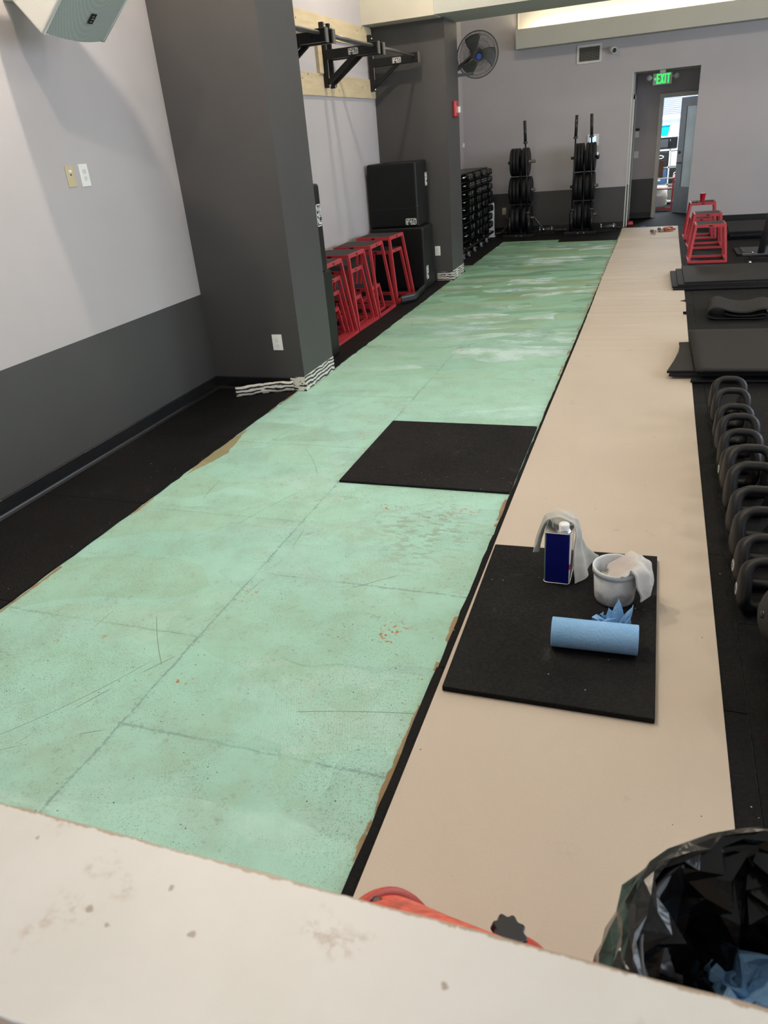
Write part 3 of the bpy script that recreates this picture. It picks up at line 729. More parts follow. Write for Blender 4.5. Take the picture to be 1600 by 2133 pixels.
cup = thing('paper_cup', 'red party cup with white inside standing on a red plyo box', 'cup', (0.595, 12.86, 0.513))
MB().lathe([(0.0, 0.0), (0.030, 0.0), (0.031, 0.003), (0.043, 0.112), (0.0455, 0.114), (0.0455, 0.118), (0.042, 0.117)], 20, (0.595, 12.86, 0.513)).build('cup_wall', mat('cup_red', (0.50, 0.012, 0.025), 0.35), cup)
MB().lathe([(0.042, 0.117), (0.030, 0.006), (0.0, 0.006)], 20, (0.595, 12.86, 0.513)).build('lining', M_WHITE, cup)
g_ = thing('safety_glasses', 'small black safety glasses lying on the plyo box beside the red cup', 'glasses', (0.485, 12.78, 0.513))
MB().box(0.45, 0.485, 12.76, 12.80, 0.513, 0.525).box(0.49, 0.525, 12.755, 12.795, 0.513, 0.525).build('lens_frame', M_BLKMET, g_, bevel=0.004)
MB().bar((0.45, 12.80, 0.52), (0.50, 12.83, 0.517), 0.006).build('temple', M_BLKMET, g_)
# ------------------------------------------------------------------ dumbbell rack behind the far pillar
M_HEX = mat('dumbbell_rubber', (0.006, 0.006, 0.007), 0.35, var=0.15, vs=20, spec=0.35)
M_GLOSSB = mat('dumbbell_enamel', (0.010, 0.010, 0.011), 0.16, var=0.1, vs=20)
def rack():
    t = thing('dumbbell_rack', 'tall black wheeled dumbbell rack between the far pillar and the end wall', 'rack', (-3.05, 12.6, 0.0))
    for y in (11.42, 12.42, 12.94, 13.41, 13.86):
        MB().box(-3.30, -2.88, y - 0.018, y + 0.018, 0.12, 1.15).build('upright_panel', M_BLKMET, t, bevel=0.003)
    for z in ROWS: MB().box(-3.28, -2.86, 11.40, 13.88, z - 0.068, z - 0.056).build('shelf', M_BLKMET, t)
    MB().box(-3.32, -3.30, 11.40, 13.88, 0.12, 1.15).build('back_panel', M_BLKMET, t)
    MB().box(-3.31, -2.90, 11.40, 13.88, 1.15, 1.17).build('top_panel', M_BLKMET, t)
    MB().box(-2.90, -2.80, 11.30, 13.9, 0.085, 0.125).box(-3.33, -3.25, 11.30, 13.9, 0.085, 0.125).build('base_rail', M_BLKMET, t, bevel=0.006)
    for y in (11.6, 12.0, 12.5, 13.0, 13.5): MB().cyl((-2.80, y, 0.135), (-2.80, y, 0.15), 0.012, n=8).build('rail_bolt', M_CHROME, t)
    for x, y in ((-2.78, 11.45), (-2.76, 11.72), (-2.78, 12.22), (-2.78, 12.72), (-2.80, 13.25), (-3.2, 11.45), (-3.2, 13.25)):
        c = MB().cyl((x - 0.018, y, 0.042), (x + 0.018, y, 0.042), 0.042, n=18).build('caster_wheel', mat('caster_grey', (0.20, 0.22, 0.23), 0.4), t, bevel=0.004)
        MB().box(x - 0.028, x - 0.022, y - 0.025, y + 0.025, 0.03, 0.088).box(x + 0.022, x + 0.028, y - 0.025, y + 0.025, 0.03, 0.088).box(x - 0.028, x + 0.028, y - 0.03, y + 0.03, 0.084, 0.09).build('caster_fork', M_CHROME, c)
        MB().bar((x, y + 0.04, 0.07), (x + 0.055, y + 0.045, 0.062), 0.022, 0.006).build('brake_pedal', M_CHROME, c)
ROWS = [1.106, 0.99, 0.872, 0.755, 0.645, 0.52, 0.385, 0.255]
rack()
def dumbbell(r, n, m, L=0.30, hl=0.075):
    t = thing('dumbbell', '', 'dumbbell', (0, 0, 0), 'dumbbells in the rack')
    for s in (-1, 1):
        a, b = s * L / 2, s * (L / 2 - hl)
        k = 1.0 if n > 8 else 1.02
        MB().lathe([(0.0, 0.0), (r * 0.62, 0.0), (r * 0.9, 0.008), (r * k, 0.02), (r * k, hl - 0.012), (r * 0.75, hl), (0, hl)], n, (min(a, b), 0, 0), (1, 0, 0), sm=(n > 8)).build('head', m, t)
    MB().cyl((-L / 2 + hl, 0, 0), (L / 2 - hl, 0, 0), 0.015, n=12).build('handle', M_CHROME, t)
    return t
dr = {}
colsY = [12.17, 12.69, 13.17, 13.63]
ordc = ['first', 'second', 'third', 'last']; ordr = ['top', 'second', 'third', 'fourth', 'fifth', 'sixth', 'seventh', 'lowest']
for ri, z in enumerate(ROWS):
    key = 'round' if ri < 3 else 'hex'
    for ci, y in enumerate(colsY):
        for k, dy in enumerate((-0.085, 0.085)):
            lab = '%s black dumbbell, %s rack shelf, %s bay from the pillar, %s of its pair' % (key if key == 'round' else 'hexagonal', ordr[ri], ordc[ci], ('nearer', 'farther')[k])
            loc = (-2.93 + R.uniform(-0.012, 0.012), y + dy, z)
            if key not in dr:
                dr[key] = dumbbell(0.052, 16, M_GLOSSB) if key == 'round' else dumbbell(0.055, 6, M_HEX)
                o = dr[key]; o.location = loc; o['label'] = lab
            else: o = dup(dr[key], loc, 0, lab)
            if key == 'hex': o.rotation_euler = (R.choice((0, 0.5236)), 0, 0)
# white hooked panel
t = thing('white_hook_panel', 'white upright panel with hook notches standing between dumbbell rack and weight tree', 'rack', (-2.86, 13.98, 0))
prof = [(-0.045, 0.0), (0.05, 0.0), (0.05, 0.56), (0.035, 0.585), (-0.03, 0.585), (-0.045, 0.57), (-0.045, 0.54), (-0.10, 0.505), (-0.10, 0.485), (-0.085, 0.475), (-0.045, 0.50), (-0.045, 0.39), (-0.10, 0.355), (-0.10, 0.335), (-0.085, 0.325), (-0.045, 0.35)]
MB().prism(prof, (-2.86, 13.96, 0.0), (1, 0, 0), (0, 0, 1), (0, 0.05, 0)).build('panel', M_WHITE, t, bevel=0.004)
MB().box(-2.92, -2.80, 13.93, 14.05, 0.0, 0.012).build('foot', M_WHITE, t)
tag(MB().tube(catmull([(-2.72, 14.52, 0.36), (-2.66, 14.49, 0.24), (-2.68, 14.44, 0.12), (-2.76, 14.38, 0.03), (-2.86, 14.28, 0.012), (-3.0, 14.2, 0.01)], 6), 0.006, 8).build('power_cable', mat('cable_grey', (0.22, 0.2, 0.18), 0.6)), 'grey power cable curving from the end wall outlet to the floor', 'cable')

# ------------------------------------------------------------------ weight trees, bumper plates and barbells
def plate_tree(cx, cy, label):
    t = thing('weight_tree', label, 'weight rack', (cx, cy, 0), 'weight trees')
    MB().box(cx - 0.014, cx + 0.014, cy - 0.05, cy + 0.05, 0.04, 1.30).build('post', M_BLKMET, t, bevel=0.005)
    for yy in (cy - 0.262, cy + 0.20): MB().box(cx - 0.29, cx + 0.26, yy - 0.035, yy + 0.035, 0.0, 0.05).build('foot', M_BLKMET, t, bevel=0.006)
    MB().box(cx - 0.04, cx + 0.04, cy - 0.23, cy + 0.17, 0.0, 0.05).build('base_rail', M_BLKMET, t, bevel=0.006)
    for dx in (-0.05, 0.05): MB().cyl((cx + dx, cy - 0.305, 0.026), (cx + dx, cy - 0.297, 0.026), 0.013, n=8).build('bolt', M_CHROME, t)
    for z in (1.20, 0.75, 0.29):
        MB().cyl((cx - 0.235, cy, z), (cx + 0.235, cy, z), 0.024, n=14).build('peg', mat('peg_brown_steel', (0.10, 0.085, 0.06), 0.4, metal=0.5), t)
    for s in (-1, 1):
        MB().cyl((cx + s * 0.17 - 0.005, cy - 0.262, 0.05), (cx + s * 0.17 - 0.005, cy - 0.262, 0.34), 0.030, n=14).build('bar_holder', M_BLKMET, t)
plate_tree(-2.325, 14.02, 'black weight tree beside the dumbbell rack, holding one barbell')
plate_tree(-1.265, 14.10, 'black weight tree near the corridor opening, holding two barbells')
pp = {}
def bumper(r, w, x, y, z, label):
    k = (r, w)
    if k not in pp:
        t = thing('bumper_plate', label, 'weight plate', (0, 0, 0), 'bumper plates on the weight trees')
        MB().lathe([(0.032, -w / 2), (r * 0.42, -w / 2), (r * 0.46, -w / 2 + 0.006), (r * 0.82, -w / 2 + 0.006), (r * 0.86, -w / 2), (r - 0.008, -w / 2), (r, -w / 2 + 0.008), (r, w / 2 - 0.008), (r - 0.008, w / 2), (r * 0.86, w / 2), (r * 0.82, w / 2 - 0.006), (r * 0.46, w / 2 - 0.006), (r * 0.42, w / 2), (0.032, w / 2)], 40, (0, 0, 0), (1, 0, 0)).build('rubber_disc', M_RUBB, t)
        MB().lathe([(0.0255, -w / 2 - 0.002), (0.033, -w / 2 - 0.002), (0.033, w / 2 + 0.002), (0.0255, w / 2 + 0.002), (0.0255, -w / 2 - 0.002)], 20, (0, 0, 0), (1, 0, 0)).build('hub_ring', M_CHROME, t)
        pp[k] = t; t.location = (x, y, z)
    else: t = dup(pp[k], (x, y, z), 0, label)
    t.location.z -= 0.0
lev = {1.20: 'top', 0.75: 'middle', 0.29: 'bottom'}
def load(cx, cy, tree, spec):
    for z, side, ws in spec:
        x = cx + side * 0.018
        for i, w in enumerate(ws):
            x += side * w / 2
            bumper(0.222, w, x, cy, z - 0.001, 'bumper plate, %s peg of the tree %s, %s side, %s from the post' % (lev[z], tree, 'pillar' if side < 0 else 'corridor', ('first', 'second', 'third')[i]))
            x += side * (w / 2 + 0.003)
load(-2.325, 14.02, 'with one barbell', [(1.20, -1, (0.06, 0.052, 0.04)), (1.20, 1, (0.055, 0.052)), (0.75, -1, (0.06, 0.06, 0.05)), (0.75, 1, (0.08, 0.075)), (0.29, -1, (0.085, 0.085)), (0.29, 1, (0.08, 0.07))])
load(-1.265, 14.10, 'with two barbells', [(1.20, -1, (0.048, 0.048, 0.046)), (1.20, 1, (0.05, 0.048, 0.048)), (0.75, -1, (0.075, 0.07)), (0.75, 1, (0.078, 0.075)), (0.29, -1, (0.072, 0.072)), (0.29, 1, (0.072, 0.068))])
def barbell(p, q, label):
    t = thing('barbell', label, 'barbell', p, 'upright barbells'); p = Vector(p); q = Vector(q); d = (q - p).normalized(); L = (q - p).length
    MB().cyl(p + d * 0.30, q - d * 0.30, 0.0135, n=12).build('shaft', M_BLKMET, t)
    MB().cyl(q - d * 0.32, q, 0.025, n=16).build('sleeve', mat('sleeve_dark', (0.025, 0.025, 0.028), 0.35, metal=0.4), t)
    MB().cyl(p, p + d * 0.34, 0.025, n=16).build('sleeve', mat('sleeve_dark', (0.03, 0.03, 0.03)), t)
    MB().cyl(q - d * 0.345, q - d * 0.315, 0.036, n=16).build('collar', M_GREYMET, t)
    MB().cyl(p + d * 0.335, p + d * 0.36, 0.036, n=16).build('collar', M_GREYMET, t)
barbell((-2.16, 13.758, 0.055), (-2.235, 13.758, 1.83), 'barbell standing upright in the weight tree beside the dumbbell rack')
barbell((-1.44, 13.838, 0.055), (-1.40, 13.838, 1.84), 'barbell standing upright in the corridor-side weight tree, on its dumbbell side')
barbell((-1.10, 13.838, 0.055), (-1.165, 13.838, 1.84), 'barbell standing upright in the corridor-side weight tree, in front of the wall tablet')
lc = thing('spring_clip', 'black clip closing the top peg of the corridor-side weight tree', 'clip', (-1.05, 14.1, 1.2))
MB().lathe([(0.026, -0.02), (0.045, -0.02), (0.045, 0.02), (0.026, 0.02), (0.026, -0.02)], 16, (-1.06, 14.1, 1.2), (1, 0, 0)).build('ring', M_BLKMET, lc)
MB().box(-1.075, -1.045, 14.06, 14.09, 1.22, 1.265).build('lever', M_CHROME, lc)
# landmine bases on the floor between and beside the trees
for x0, lab in ((-1.98, 'black landmine swivel base on the floor between the two weight trees'), (-0.92, 'black landmine swivel base on the floor beside the corridor opening')):
    t = thing('landmine_unit', lab, 'gym equipment', (x0, 14.2, 0), 'landmine bases')
    MB().box(x0 - 0.16, x0 + 0.22, 14.05, 14.35, 0.0, 0.012).build('floor_plate', M_BLKMET, t, bevel=0.003)
    MB().cyl((x0 - 0.02, 14.16, 0.06), (x0 + 0.22, 14.18, 0.075), 0.034, n=14).build('sleeve_tube', M_GREYMET, t)
    MB().box(x0 - 0.06, x0 - 0.01, 14.12, 14.22, 0.01, 0.10).build('swivel', M_BLKMET, t, bevel=0.006)
    for a, b in ((x0 - 0.03, 14.10), (x0 + 0.18, 14.10)): MB().cyl((a, b, 0.01), (a, b, 0.125), 0.010, n=8).build('bolt', M_CHROME, t)
t = thing('landmine_lever', 'black slanting handle leaning from the weight tree plates to the floor', 'gym equipment', (-1.95, 13.98, 0))
MB().cyl((-2.09, 13.95, 0.30), (-1.94, 13.99, 0.10), 0.018, n=12).build('tube', M_GREYMET, t)
MB().cyl((-1.95, 13.99, 0.10), (-1.92, 14.0, 0.07), 0.026, n=12).build('end_cap', M_CHROME, t)

# ------------------------------------------------------------------ things on the end wall
t = thing('wall_tablet', 'white framed tablet screen on the end wall behind a barbell', 'tablet', (-1.18, 14.55, 1.45))
MB().box(-1.28, -1.09, 14.53, 14.55, 1.35, 1.53).build('casing', M_WHITE, t, bevel=0.008)
MB().box(-1.235, -1.135, 14.527, 14.53, 1.38, 1.50).build('screen', mat('screen_glow', (0.5, 0.7, 0.9), 0.2, emit=(0.55, 0.78, 1.0), es=0.9), t)
tag(MB().box(-3.462, -3.435, 14.40, 14.48, 1.495, 1.565).build('door_sensor', M_WHITE, bevel=0.005), 'small white sensor box in the far corner above the dumbbell rack', 'sensor')
def vent():
    t = thing('air_vent', 'white wall vent grille high on the end wall under the cove', 'vent', (-1.30, 14.55, 2.72))
    x0, x1, z0, z1 = -1.505, -1.105, 2.59, 2.86; f = 0.035; b = MB()
    b.box(x0, x1, 14.535, 14.55, z0, z0 + f).box(x0, x1, 14.535, 14.55, z1 - f, z1).box(x0, x0 + f, 14.535, 14.55, z0 + f, z1 - f).box(x1 - f, x1, 14.535, 14.55, z0 + f, z1 - f)
    b.build('frame', mat('vent_white', (0.62, 0.6, 0.55), 0.5), t, bevel=0.003)
    MB().box(x0 + f, x1 - f, 14.545, 14.549, z0 + f, z1 - f).build('duct', mat('duct_dark', (0.03, 0.027, 0.024), 0.8), t)
    for i in range(9):
        zz = z0 + f + 0.012 + i * 0.0225; MB().bar((x0 + f, 14.541, zz), (x1 - f, 14.541, zz), 0.009, 0.004).build('slat', mat('slat_taupe', (0.22, 0.20, 0.17), 0.5), t)
    for i in range(13):
        xx = x0 + f + 0.013 + i * 0.0255; MB().bar((xx, 14.537, z0 + f), (xx, 14.537, z1 - f), 0.004, 0.004).build('vertical_slat', mat('slat_taupe', (0.2, 0.2, 0.2)), t)
vent()
t = thing('security_camera', 'small white security camera on the end wall beside the vent', 'camera', (-0.93, 14.55, 2.75))
MB().cyl((-0.93, 14.55, 2.70), (-0.93, 14.49, 2.70), 0.012, n=10).build('mount', M_WHITE, t)
MB().cyl((-0.945, 14.50, 2.745), (-0.90, 14.41, 2.725), 0.045, 0.045, n=18).build('camera_body', M_WHITE, t, bevel=0.006)
MB().cyl((-0.9, 14.409, 2.7249), (-0.8985, 14.406, 2.7243), 0.036, n=18).build('lens_window', mat('lens_black', (0.006, 0.006, 0.007), 0.15), t)

# fire alarm on the pillar
t = thing('fire_strobe', 'red fire alarm strobe with clear lens on the far pillar', 'fire alarm', (-2.515, 10.1, 2.0))
MB().box(-2.515, -2.475, 10.02, 10.17, 1.905, 2.085).build('red_housing', mat('alarm_red', (0.42, 0.02, 0.03), 0.4), t, bevel=0.02, seg=3)
MB().box(-2.475, -2.445, 10.10, 10.16, 1.95, 2.02).build('strobe_lens', mat('strobe_clear', (0.75, 0.75, 0.75), 0.15), t, bevel=0.01)
text_mesh('lettering', 'FIRE', 0.042, (-2.4745, 10.055, 1.99), (0, 0, -1), (0, 1, 0), 0.0005, M_LOGO, t)

# ------------------------------------------------------------------ wall fan
def fan():
    C = Vector((-2.325, 10.64, 2.585)); n = Vector((0.36, -0.84, -0.30)).normalized(); r = 0.262
    t = thing('wall_fan', 'black wire-caged wall fan with blue hub above the fire alarm', 'fan', C)
    a = n.cross(Vector((0, 0, 1))).normalized(); b = a.cross(n)
    P = lambda rr, th, d: C + (a * math.cos(th) + b * math.sin(th)) * rr + n * d
    w = mat('fan_wire', (0.07, 0.066, 0.06), 0.4, metal=0.4)
    MB().tube([P(r, 2 * PI * k / 48, 0) for k in range(48)], 0.007, 8, closed=True).build('guard_rim', w, t)
    for sgn, nm_ in ((1, 'front_guard'), (-1, 'rear_guard')):
        m = MB()
        for k in range(110 if sgn > 0 else 60):
            th = 2 * PI * k / (110 if sgn > 0 else 60)
            m.tube([P(rr, th + 0.5 * (1 - rr / r), sgn * 0.075 * math.cos(rr / r * PI / 2)) for rr in (0.04, 0.09, 0.14, 0.19, 0.23, r)], 0.0017, 4)
        for rr in (0.10, 0.17, 0.225): m.tube([P(rr, 2 * PI * k / 36, sgn * 0.075 * math.cos(rr / r * PI / 2)) for k in range(36)], 0.0018, 4, closed=True)
        m.build(nm_, w, t)
    for k in range(3):
        def fn(u, v, k=k):
            rr = 0.05 + 0.185 * v; th = 2 * PI * k / 3 + 0.9 + (u - 0.5) * (1.15 - 0.25 * v) + 0.35 * v
            return P(rr, th, -0.005 + (u - 0.5) * 0.06)
        MB().grid(fn, 8, 8).build('blade', mat('fan_blade', (0.09, 0.085, 0.08), 0.5), t, solid=0.002)
    MB().cyl(C - n * 0.02, C + n * 0.06, 0.045, n=20).build('hub', mat('fan_hub', (0.03, 0.03, 0.03), 0.4), t)
    MB().cyl(C + n * 0.076, C + n * 0.083, 0.034, n=24).build('hub_badge', mat('fan_blue', (0.03, 0.07, 0.30), 0.3), t)
    MB().cyl(C - n * 0.04, C - n * 0.26, 0.075, 0.065, n=20).build('motor', M_BLKMET, t)
    MB().bar(C - n * 0.2 + Vector((0, 0, -0.03)), (-2.60, 10.42, 2.40), 0.05, 0.03).build('arm', M_BLKMET, t)
    MB().bar((-2.38, 10.60, 2.385), (-2.66, 10.40, 2.37), 0.045, 0.035).build('tilt_arm', M_BLKMET, t)
    MB().box(-2.72, -2.58, 10.34, 10.37, 2.28, 2.50).build('mount_plate', M_BLKMET, t)
fan()

# ------------------------------------------------------------------ corridor: exit sign, frames, doors, controls
def exit_sign():
    t = thing('exit_sign', 'lit green EXIT sign hanging in the corridor opening', 'exit sign', (-0.13, 15.0, 2.28))
    MB().box(-0.285, 0.015, 15.0, 15.05, 2.185, 2.36).build('housing', mat('sign_housing', (0.45, 0.46, 0.42), 0.5), t, bevel=0.008)
    MB().box(-0.18, -0.09, 15.0, 15.05, 2.36, 2.40).build('canopy', M_WHITE, t)
    ge = mat('sign_green', (0.02, 0.6, 0.08), 0.5, emit=(0.02, 1.0, 0.10), es=1.6)
    b = MB(); y = 14.9985; Z0, Z1 = 2.205, 2.345
    def q(x0, z0, x1, z1): b.box(x0, x1, y, 15.0, z0, z1)
    x = -0.225
    q(x, Z0, x + 0.017, Z1); q(x, Z1 - 0.02, x + 0.05, Z1); q(x, 2.266, x + 0.043, 2.284); q(x, Z0, x + 0.05, Z0 + 0.02)
    x = -0.168
    b.prism([(x, Z0), (x + 0.02, Z0), (x + 0.06, Z1), (x + 0.04, Z1)], (0, 15.0, 0), (1, 0, 0), (0, 0, 1), (0, -0.0015, 0))
    b.prism([(x + 0.04, Z0), (x + 0.06, Z0), (x + 0.02, Z1), (x, Z1)], (0, 15.0, 0), (1, 0, 0), (0, 0, 1), (0, -0.0016, 0))
    x = -0.10; q(x, Z0, x + 0.019, Z1)
    x = -0.070; q(x, Z1 - 0.02, x + 0.058, Z1); q(x + 0.020, Z0, x + 0.039, Z1)
    b.build('lettering', ge, t)
    MB().prism([(-0.245, 2.255), (-0.237, 2.262), (-0.249, 2.275), (-0.237, 2.288), (-0.245, 2.295), (-0.265, 2.275)], (0, 15.0, 0), (1, 0, 0), (0, 0, 1), (0, -0.0015, 0)).build('arrow', ge, t)
    for x in (-0.345, 0.085):
        h = MB().lathe([(0.0, -0.045), (0.03, -0.042), (0.042, -0.03), (0.045, 0.0), (0.03, 0.03), (0, 0.035)], 18, (x, 15.01, 2.30), (0, 1, 0)).build('lamp_head', mat('sign_lamp', (0.42, 0.42, 0.40), 0.4), t)
        MB().box(min(x, -0.13), max(x, -0.13), 15.02, 15.035, 2.292, 2.306).build('lamp_arm', M_WHITE, t)
exit_sign()
struct(MB().box(-0.565, -0.545, 14.70, 14.77, 0.0, 2.07).box(-0.565, -0.545, 15.55, 15.62, 0.0, 2.07).box(-0.565, -0.545, 14.70, 15.62, 2.0, 2.07).build('trim_1', M_OFFW))
d1 = struct(MB().box(-0.57, -0.558, 14.77, 15.55, 0.005, 2.0).build('door_1', mat('door_grey_paint', (0.15, 0.155, 0.16), 0.4)))
struct(MB().box(-0.60, -0.585, 14.545, 14.68, 0.0, 2.39).build('trim_4', M_OFFW))
struct(MB().box(-0.16, -0.09, 15.82, 15.85, 0.0, 2.07).box(0.77, 0.84, 15.82, 15.85, 0.0, 2.07).box(-0.09, 0.77, 15.82, 15.85, 2.0, 2.07).box(-0.10, -0.085, 15.85, 15.95, 0, 2.0).box(0.765, 0.78, 15.85, 15.95, 0, 2.0).build('trim_2', M_OFFW, bevel=0.003))
def door_leaf():
    hx, hy = 0.765, 15.93; ang = math.radians(128); d = Vector((math.cos(ang), math.sin(ang), 0)); n = Vector((-d.y, d.x, 0)); W_ = 0.85
    b = MB(); o = Vector((hx, hy, 0.01))
    fr = mat('door_grey_paint', (0.15, 0.15, 0.15))
    for (a0, a1, z0, z1) in ((0, 0.18, 0, 1.98), (W_ - 0.16, W_, 0, 1.98), (0.18, W_ - 0.16, 0, 0.46), (0.18, W_ - 0.16, 1.83, 1.98)):
        b.prism([(a0, z0), (a1, z0), (a1, z1), (a0, z1)], o - n * 0.02, d, (0, 0, 1), n * 0.04)
    dr_ = struct(b.build('door_2', fr))
    MB().prism([(0.18, 0.46), (W_ - 0.16, 0.46), (W_ - 0.16, 1.83), (0.18, 1.83)], o - n * 0.006, d, (0, 0, 1), n * 0.012).build('frosted_pane', mat('frosted_glass', (0.42, 0.47, 0.46), 0.35, var=0.12, vs=3), dr_)
    for s in (-1, 1):
        h = o + d * (W_ - 0.06) + Vector((0, 0, 0.88))
        MB().cyl(h, h + n * 0.06 * s, 0.012, n=10).bar(h + n * 0.06 * s, h + n * 0.06 * s - d * 0.11, 0.02).build('handle', M_BLKMET, dr_)
    h = o + d * (W_ - 0.06) + Vector((0, 0, 1.06)); MB().cyl(h - n * 0.035, h + n * 0.035, 0.026, n=14).build('deadbolt', M_BLKMET, dr_)
    c = o + d * 0.30 + Vector((0, 0, 1.90)); MB().box(c.x - 0.02, c.x + 0.02, c.y - 0.02, c.y + 0.02, c.z - 0.05, c.z + 0.05).build('closer', M_BLKMET, dr_)
door_leaf()
t = thing('key_reader', 'black and white access reader on the corridor end wall', 'card reader', (-0.51, 15.85, 1.48))
MB().box(-0.545, -0.475, 15.835, 15.85, 1.40, 1.505).build('lower_case', M_WHITE, t, bevel=0.004)
MB().box(-0.54, -0.47, 15.83, 15.85, 1.505, 1.55).build('keypad', M_BLKMET, t, bevel=0.004)
t = thing('light_switch', 'white light switch plate on the corridor end wall under the reader', 'switch', (-0.5, 15.85, 1.1))
MB().box(-0.54, -0.46, 15.842, 15.85, 1.055, 1.17).build('switch_plate', M_WHITE, t, bevel=0.003)
MB().box(-0.512, -0.488, 15.836, 15.842, 1.09, 1.135).build('rocker', M_WHITE, t, bevel=0.002)
tag(MB().hexa([(-0.54, 14.86, 0), (-0.44, 14.86, 0), (-0.44, 14.93, 0), (-0.54, 14.93, 0)], [(-0.53, 14.87, 0.045), (-0.45, 14.87, 0.045), (-0.45, 14.92, 0.06), (-0.53, 14.92, 0.06)]).build('door_wedge', M_REDP, bevel=0.006), 'small red wedge on the floor just inside the corridor', 'door stop')

# ------------------------------------------------------------------ bright store room seen through the far doorway
MR = mat('store_wall', (0.55, 0.56, 0.57), 0.7, var=0.03)
struct(MB().box(-1.6, -1.5, 15.95, 19.6, -0.2, 2.6).build('wall_store_left', MR)); struct(MB().box(2.4, 2.5, 15.95, 19.6, -0.2, 2.6).build('wall_store_right', MR))
struct(MB().box(-1.6, 2.5, 15.95, 19.6, 2.6, 2.7).build('ceiling_store', M_CEIL))
struct(MB().box(-1.5, -1.0, 19.5, 19.6, -0.2, 2.6).box(1.5, 2.4, 19.5, 19.6, -0.2, 2.6).box(-1.0, 1.5, 19.5, 19.6, -0.2, 0.95).box(-1.0, 1.5, 19.5, 19.6, 2.4, 2.6).build('wall_store_back', MR))
wf = MB()
for a, b in ((-1.0, -0.95), (0.27, 0.36), (1.45, 1.5)): wf.box(a, b, 19.47, 19.54, 0.95, 2.4)
wf.box(-1.0, 1.5, 19.47, 19.54, 0.95, 1.0).box(-1.0, 1.5, 19.47, 19.54, 2.35, 2.4)
win5 = struct(wf.build('window_5', M_OFFW))
gp = G('window_glass'); gp.col(gp.mix(gp.noise(2, 2), (0.9, 0.95, 1.0), (0.86, 0.92, 0.98))); gp.rough(0.05)
_tr = gp.new('ShaderNodeBsdfTransparent'); _mx = gp.new('ShaderNodeMixShader'); _mx.inputs[0].default_value = 0.06
gp.link(_tr.outputs[0], _mx.inputs[1]); gp.link(gp.b.outputs[0], _mx.inputs[2]); gp.link(_mx.outputs[0], gp.nt.nodes['Material Output'].inputs[0]); pane = gp.m
sl = thing('added_panel_lamp', 'flat white lamp panel added out of view on the store room ceiling', 'lamp', (0.3, 17.9, 2.6))  # added lamp, hidden by the door head, in place of window daylight
MB().box(-0.3, 0.9, 17.3, 18.5, 2.56, 2.60).build('housing', M_WHITE, sl)
MB().box(-0.27, 0.87, 17.33, 18.47, 2.555, 2.56).build('lens', mat('added_panel_lens', (0.9, 0.9, 0.9), 0.4, emit=(0.9, 0.95, 1.0), es=4.0), sl)
_al = area_light('added_panel_light', (0.3, 17.9, 2.54), (0.3, 17.9, 0), 1.1, 1.1, 230, (0.85, 0.93, 1.0)); _al.parent = sl; _al.location = (0, 0, -0.06)
for a, b in ((-0.95, 0.27), (0.36, 1.45)): MB().box(a, b, 19.50, 19.506, 1.0, 2.35).build('pane', pane, win5)
bl = thing('window_blind', 'white slatted blind half lowered over the bright store room window', 'blind', (0.0, 19.4, 2.4))
for i in range(17):
    z = 2.31 - i * 0.037
    MB().bar((-0.98, 19.38, z), (1.48, 19.38, z), 0.042, 0.003, (0, 0.5, 1)).build('slat', mat('blind_white', (0.62, 0.68, 0.78), 0.5), bl)
MB().box(-0.98, 1.48, 19.36, 19.50, 2.34, 2.42).build('head_rail', mat('blind_white', (0.7, 0.7, 0.7)), bl)
MB().box(-0.98, 1.48, 19.36, 19.40, 1.655, 1.70).build('bottom_rail', mat('blind_white', (0.7, 0.7, 0.7)), bl)
# cube shelf with bins
YS = 18.2
sh = thing('cube_shelf', 'white cube shelf with storage bins in the store room', 'shelf', (0.1, YS, 0))
for x in (-0.60, -0.255, 0.09, 0.435, 0.78): MB().box(x, x + 0.03, YS, YS + 0.38, 0.0, 1.08).build('divider', M_WHITE, sh)
for z in (0.05, 0.385, 0.72, 1.055): MB().box(-0.60, 0.81, YS, YS + 0.38, z, z + 0.03).build('shelf_board', M_WHITE, sh)
MB().box(-0.60, 0.81, YS + 0.36, YS + 0.38, 0.05, 1.08).build('back_board', M_WHITE, sh)
def bin_(x, z, col, name, label, handle=True):
    t = thing('storage_bin', label, 'storage bin', (x, YS, z), 'bins in the cube shelf')
    MB().box(x + 0.008, x + 0.297, YS - 0.012, YS + 0.33, z + 0.002, z + 0.285).build('fabric_box', mat(name, col, 0.6), t, bevel=0.008)
    if handle: MB().tube([(x + 0.15 + 0.055 * math.cos(a), YS - 0.016, z + 0.19 + 0.028 * math.sin(a)) for a in [2 * PI * k / 24 for k in range(24)]], 0.008, 6, closed=True).build('handle_ring', M_WHITE, t)
    MB().box(x + 0.12, x + 0.18, YS - 0.014, YS - 0.012, z + 0.06, z + 0.095).build('label_card', M_WHITE, t)
bin_(-0.225, 0.75, (0.012, 0.012, 0.013), 'bin_black', 'black storage bin on the upper tier of the cube shelf')
bin_(0.12, 0.75, (0.72, 0.75, 0.76), 'bin_white', 'white storage bin on the upper tier of the cube shelf', False)
bin_(-0.225, 0.415, (0.05, 0.13, 0.27), 'bin_blue', 'blue storage bin on the lower tier of the cube shelf', False)
bin_(0.12, 0.415, (0.012, 0.012, 0.013), 'bin_black', 'black storage bin with ring handle on the lower tier of the cube shelf')
t = thing('microwave_oven', 'black microwave oven on top of the cube shelf', 'microwave', (0.0, YS + 0.1, 1.085))
MB().box(-0.25, 0.235, YS + 0.02, YS + 0.34, 1.095, 1.31).build('body', M_BLKMET, t, bevel=0.006)
MB().box(-0.23, 0.05, YS + 0.012, YS + 0.02, 1.12, 1.28).build('door_glass', mat('oven_glass', (0.05, 0.055, 0.06), 0.15), t)
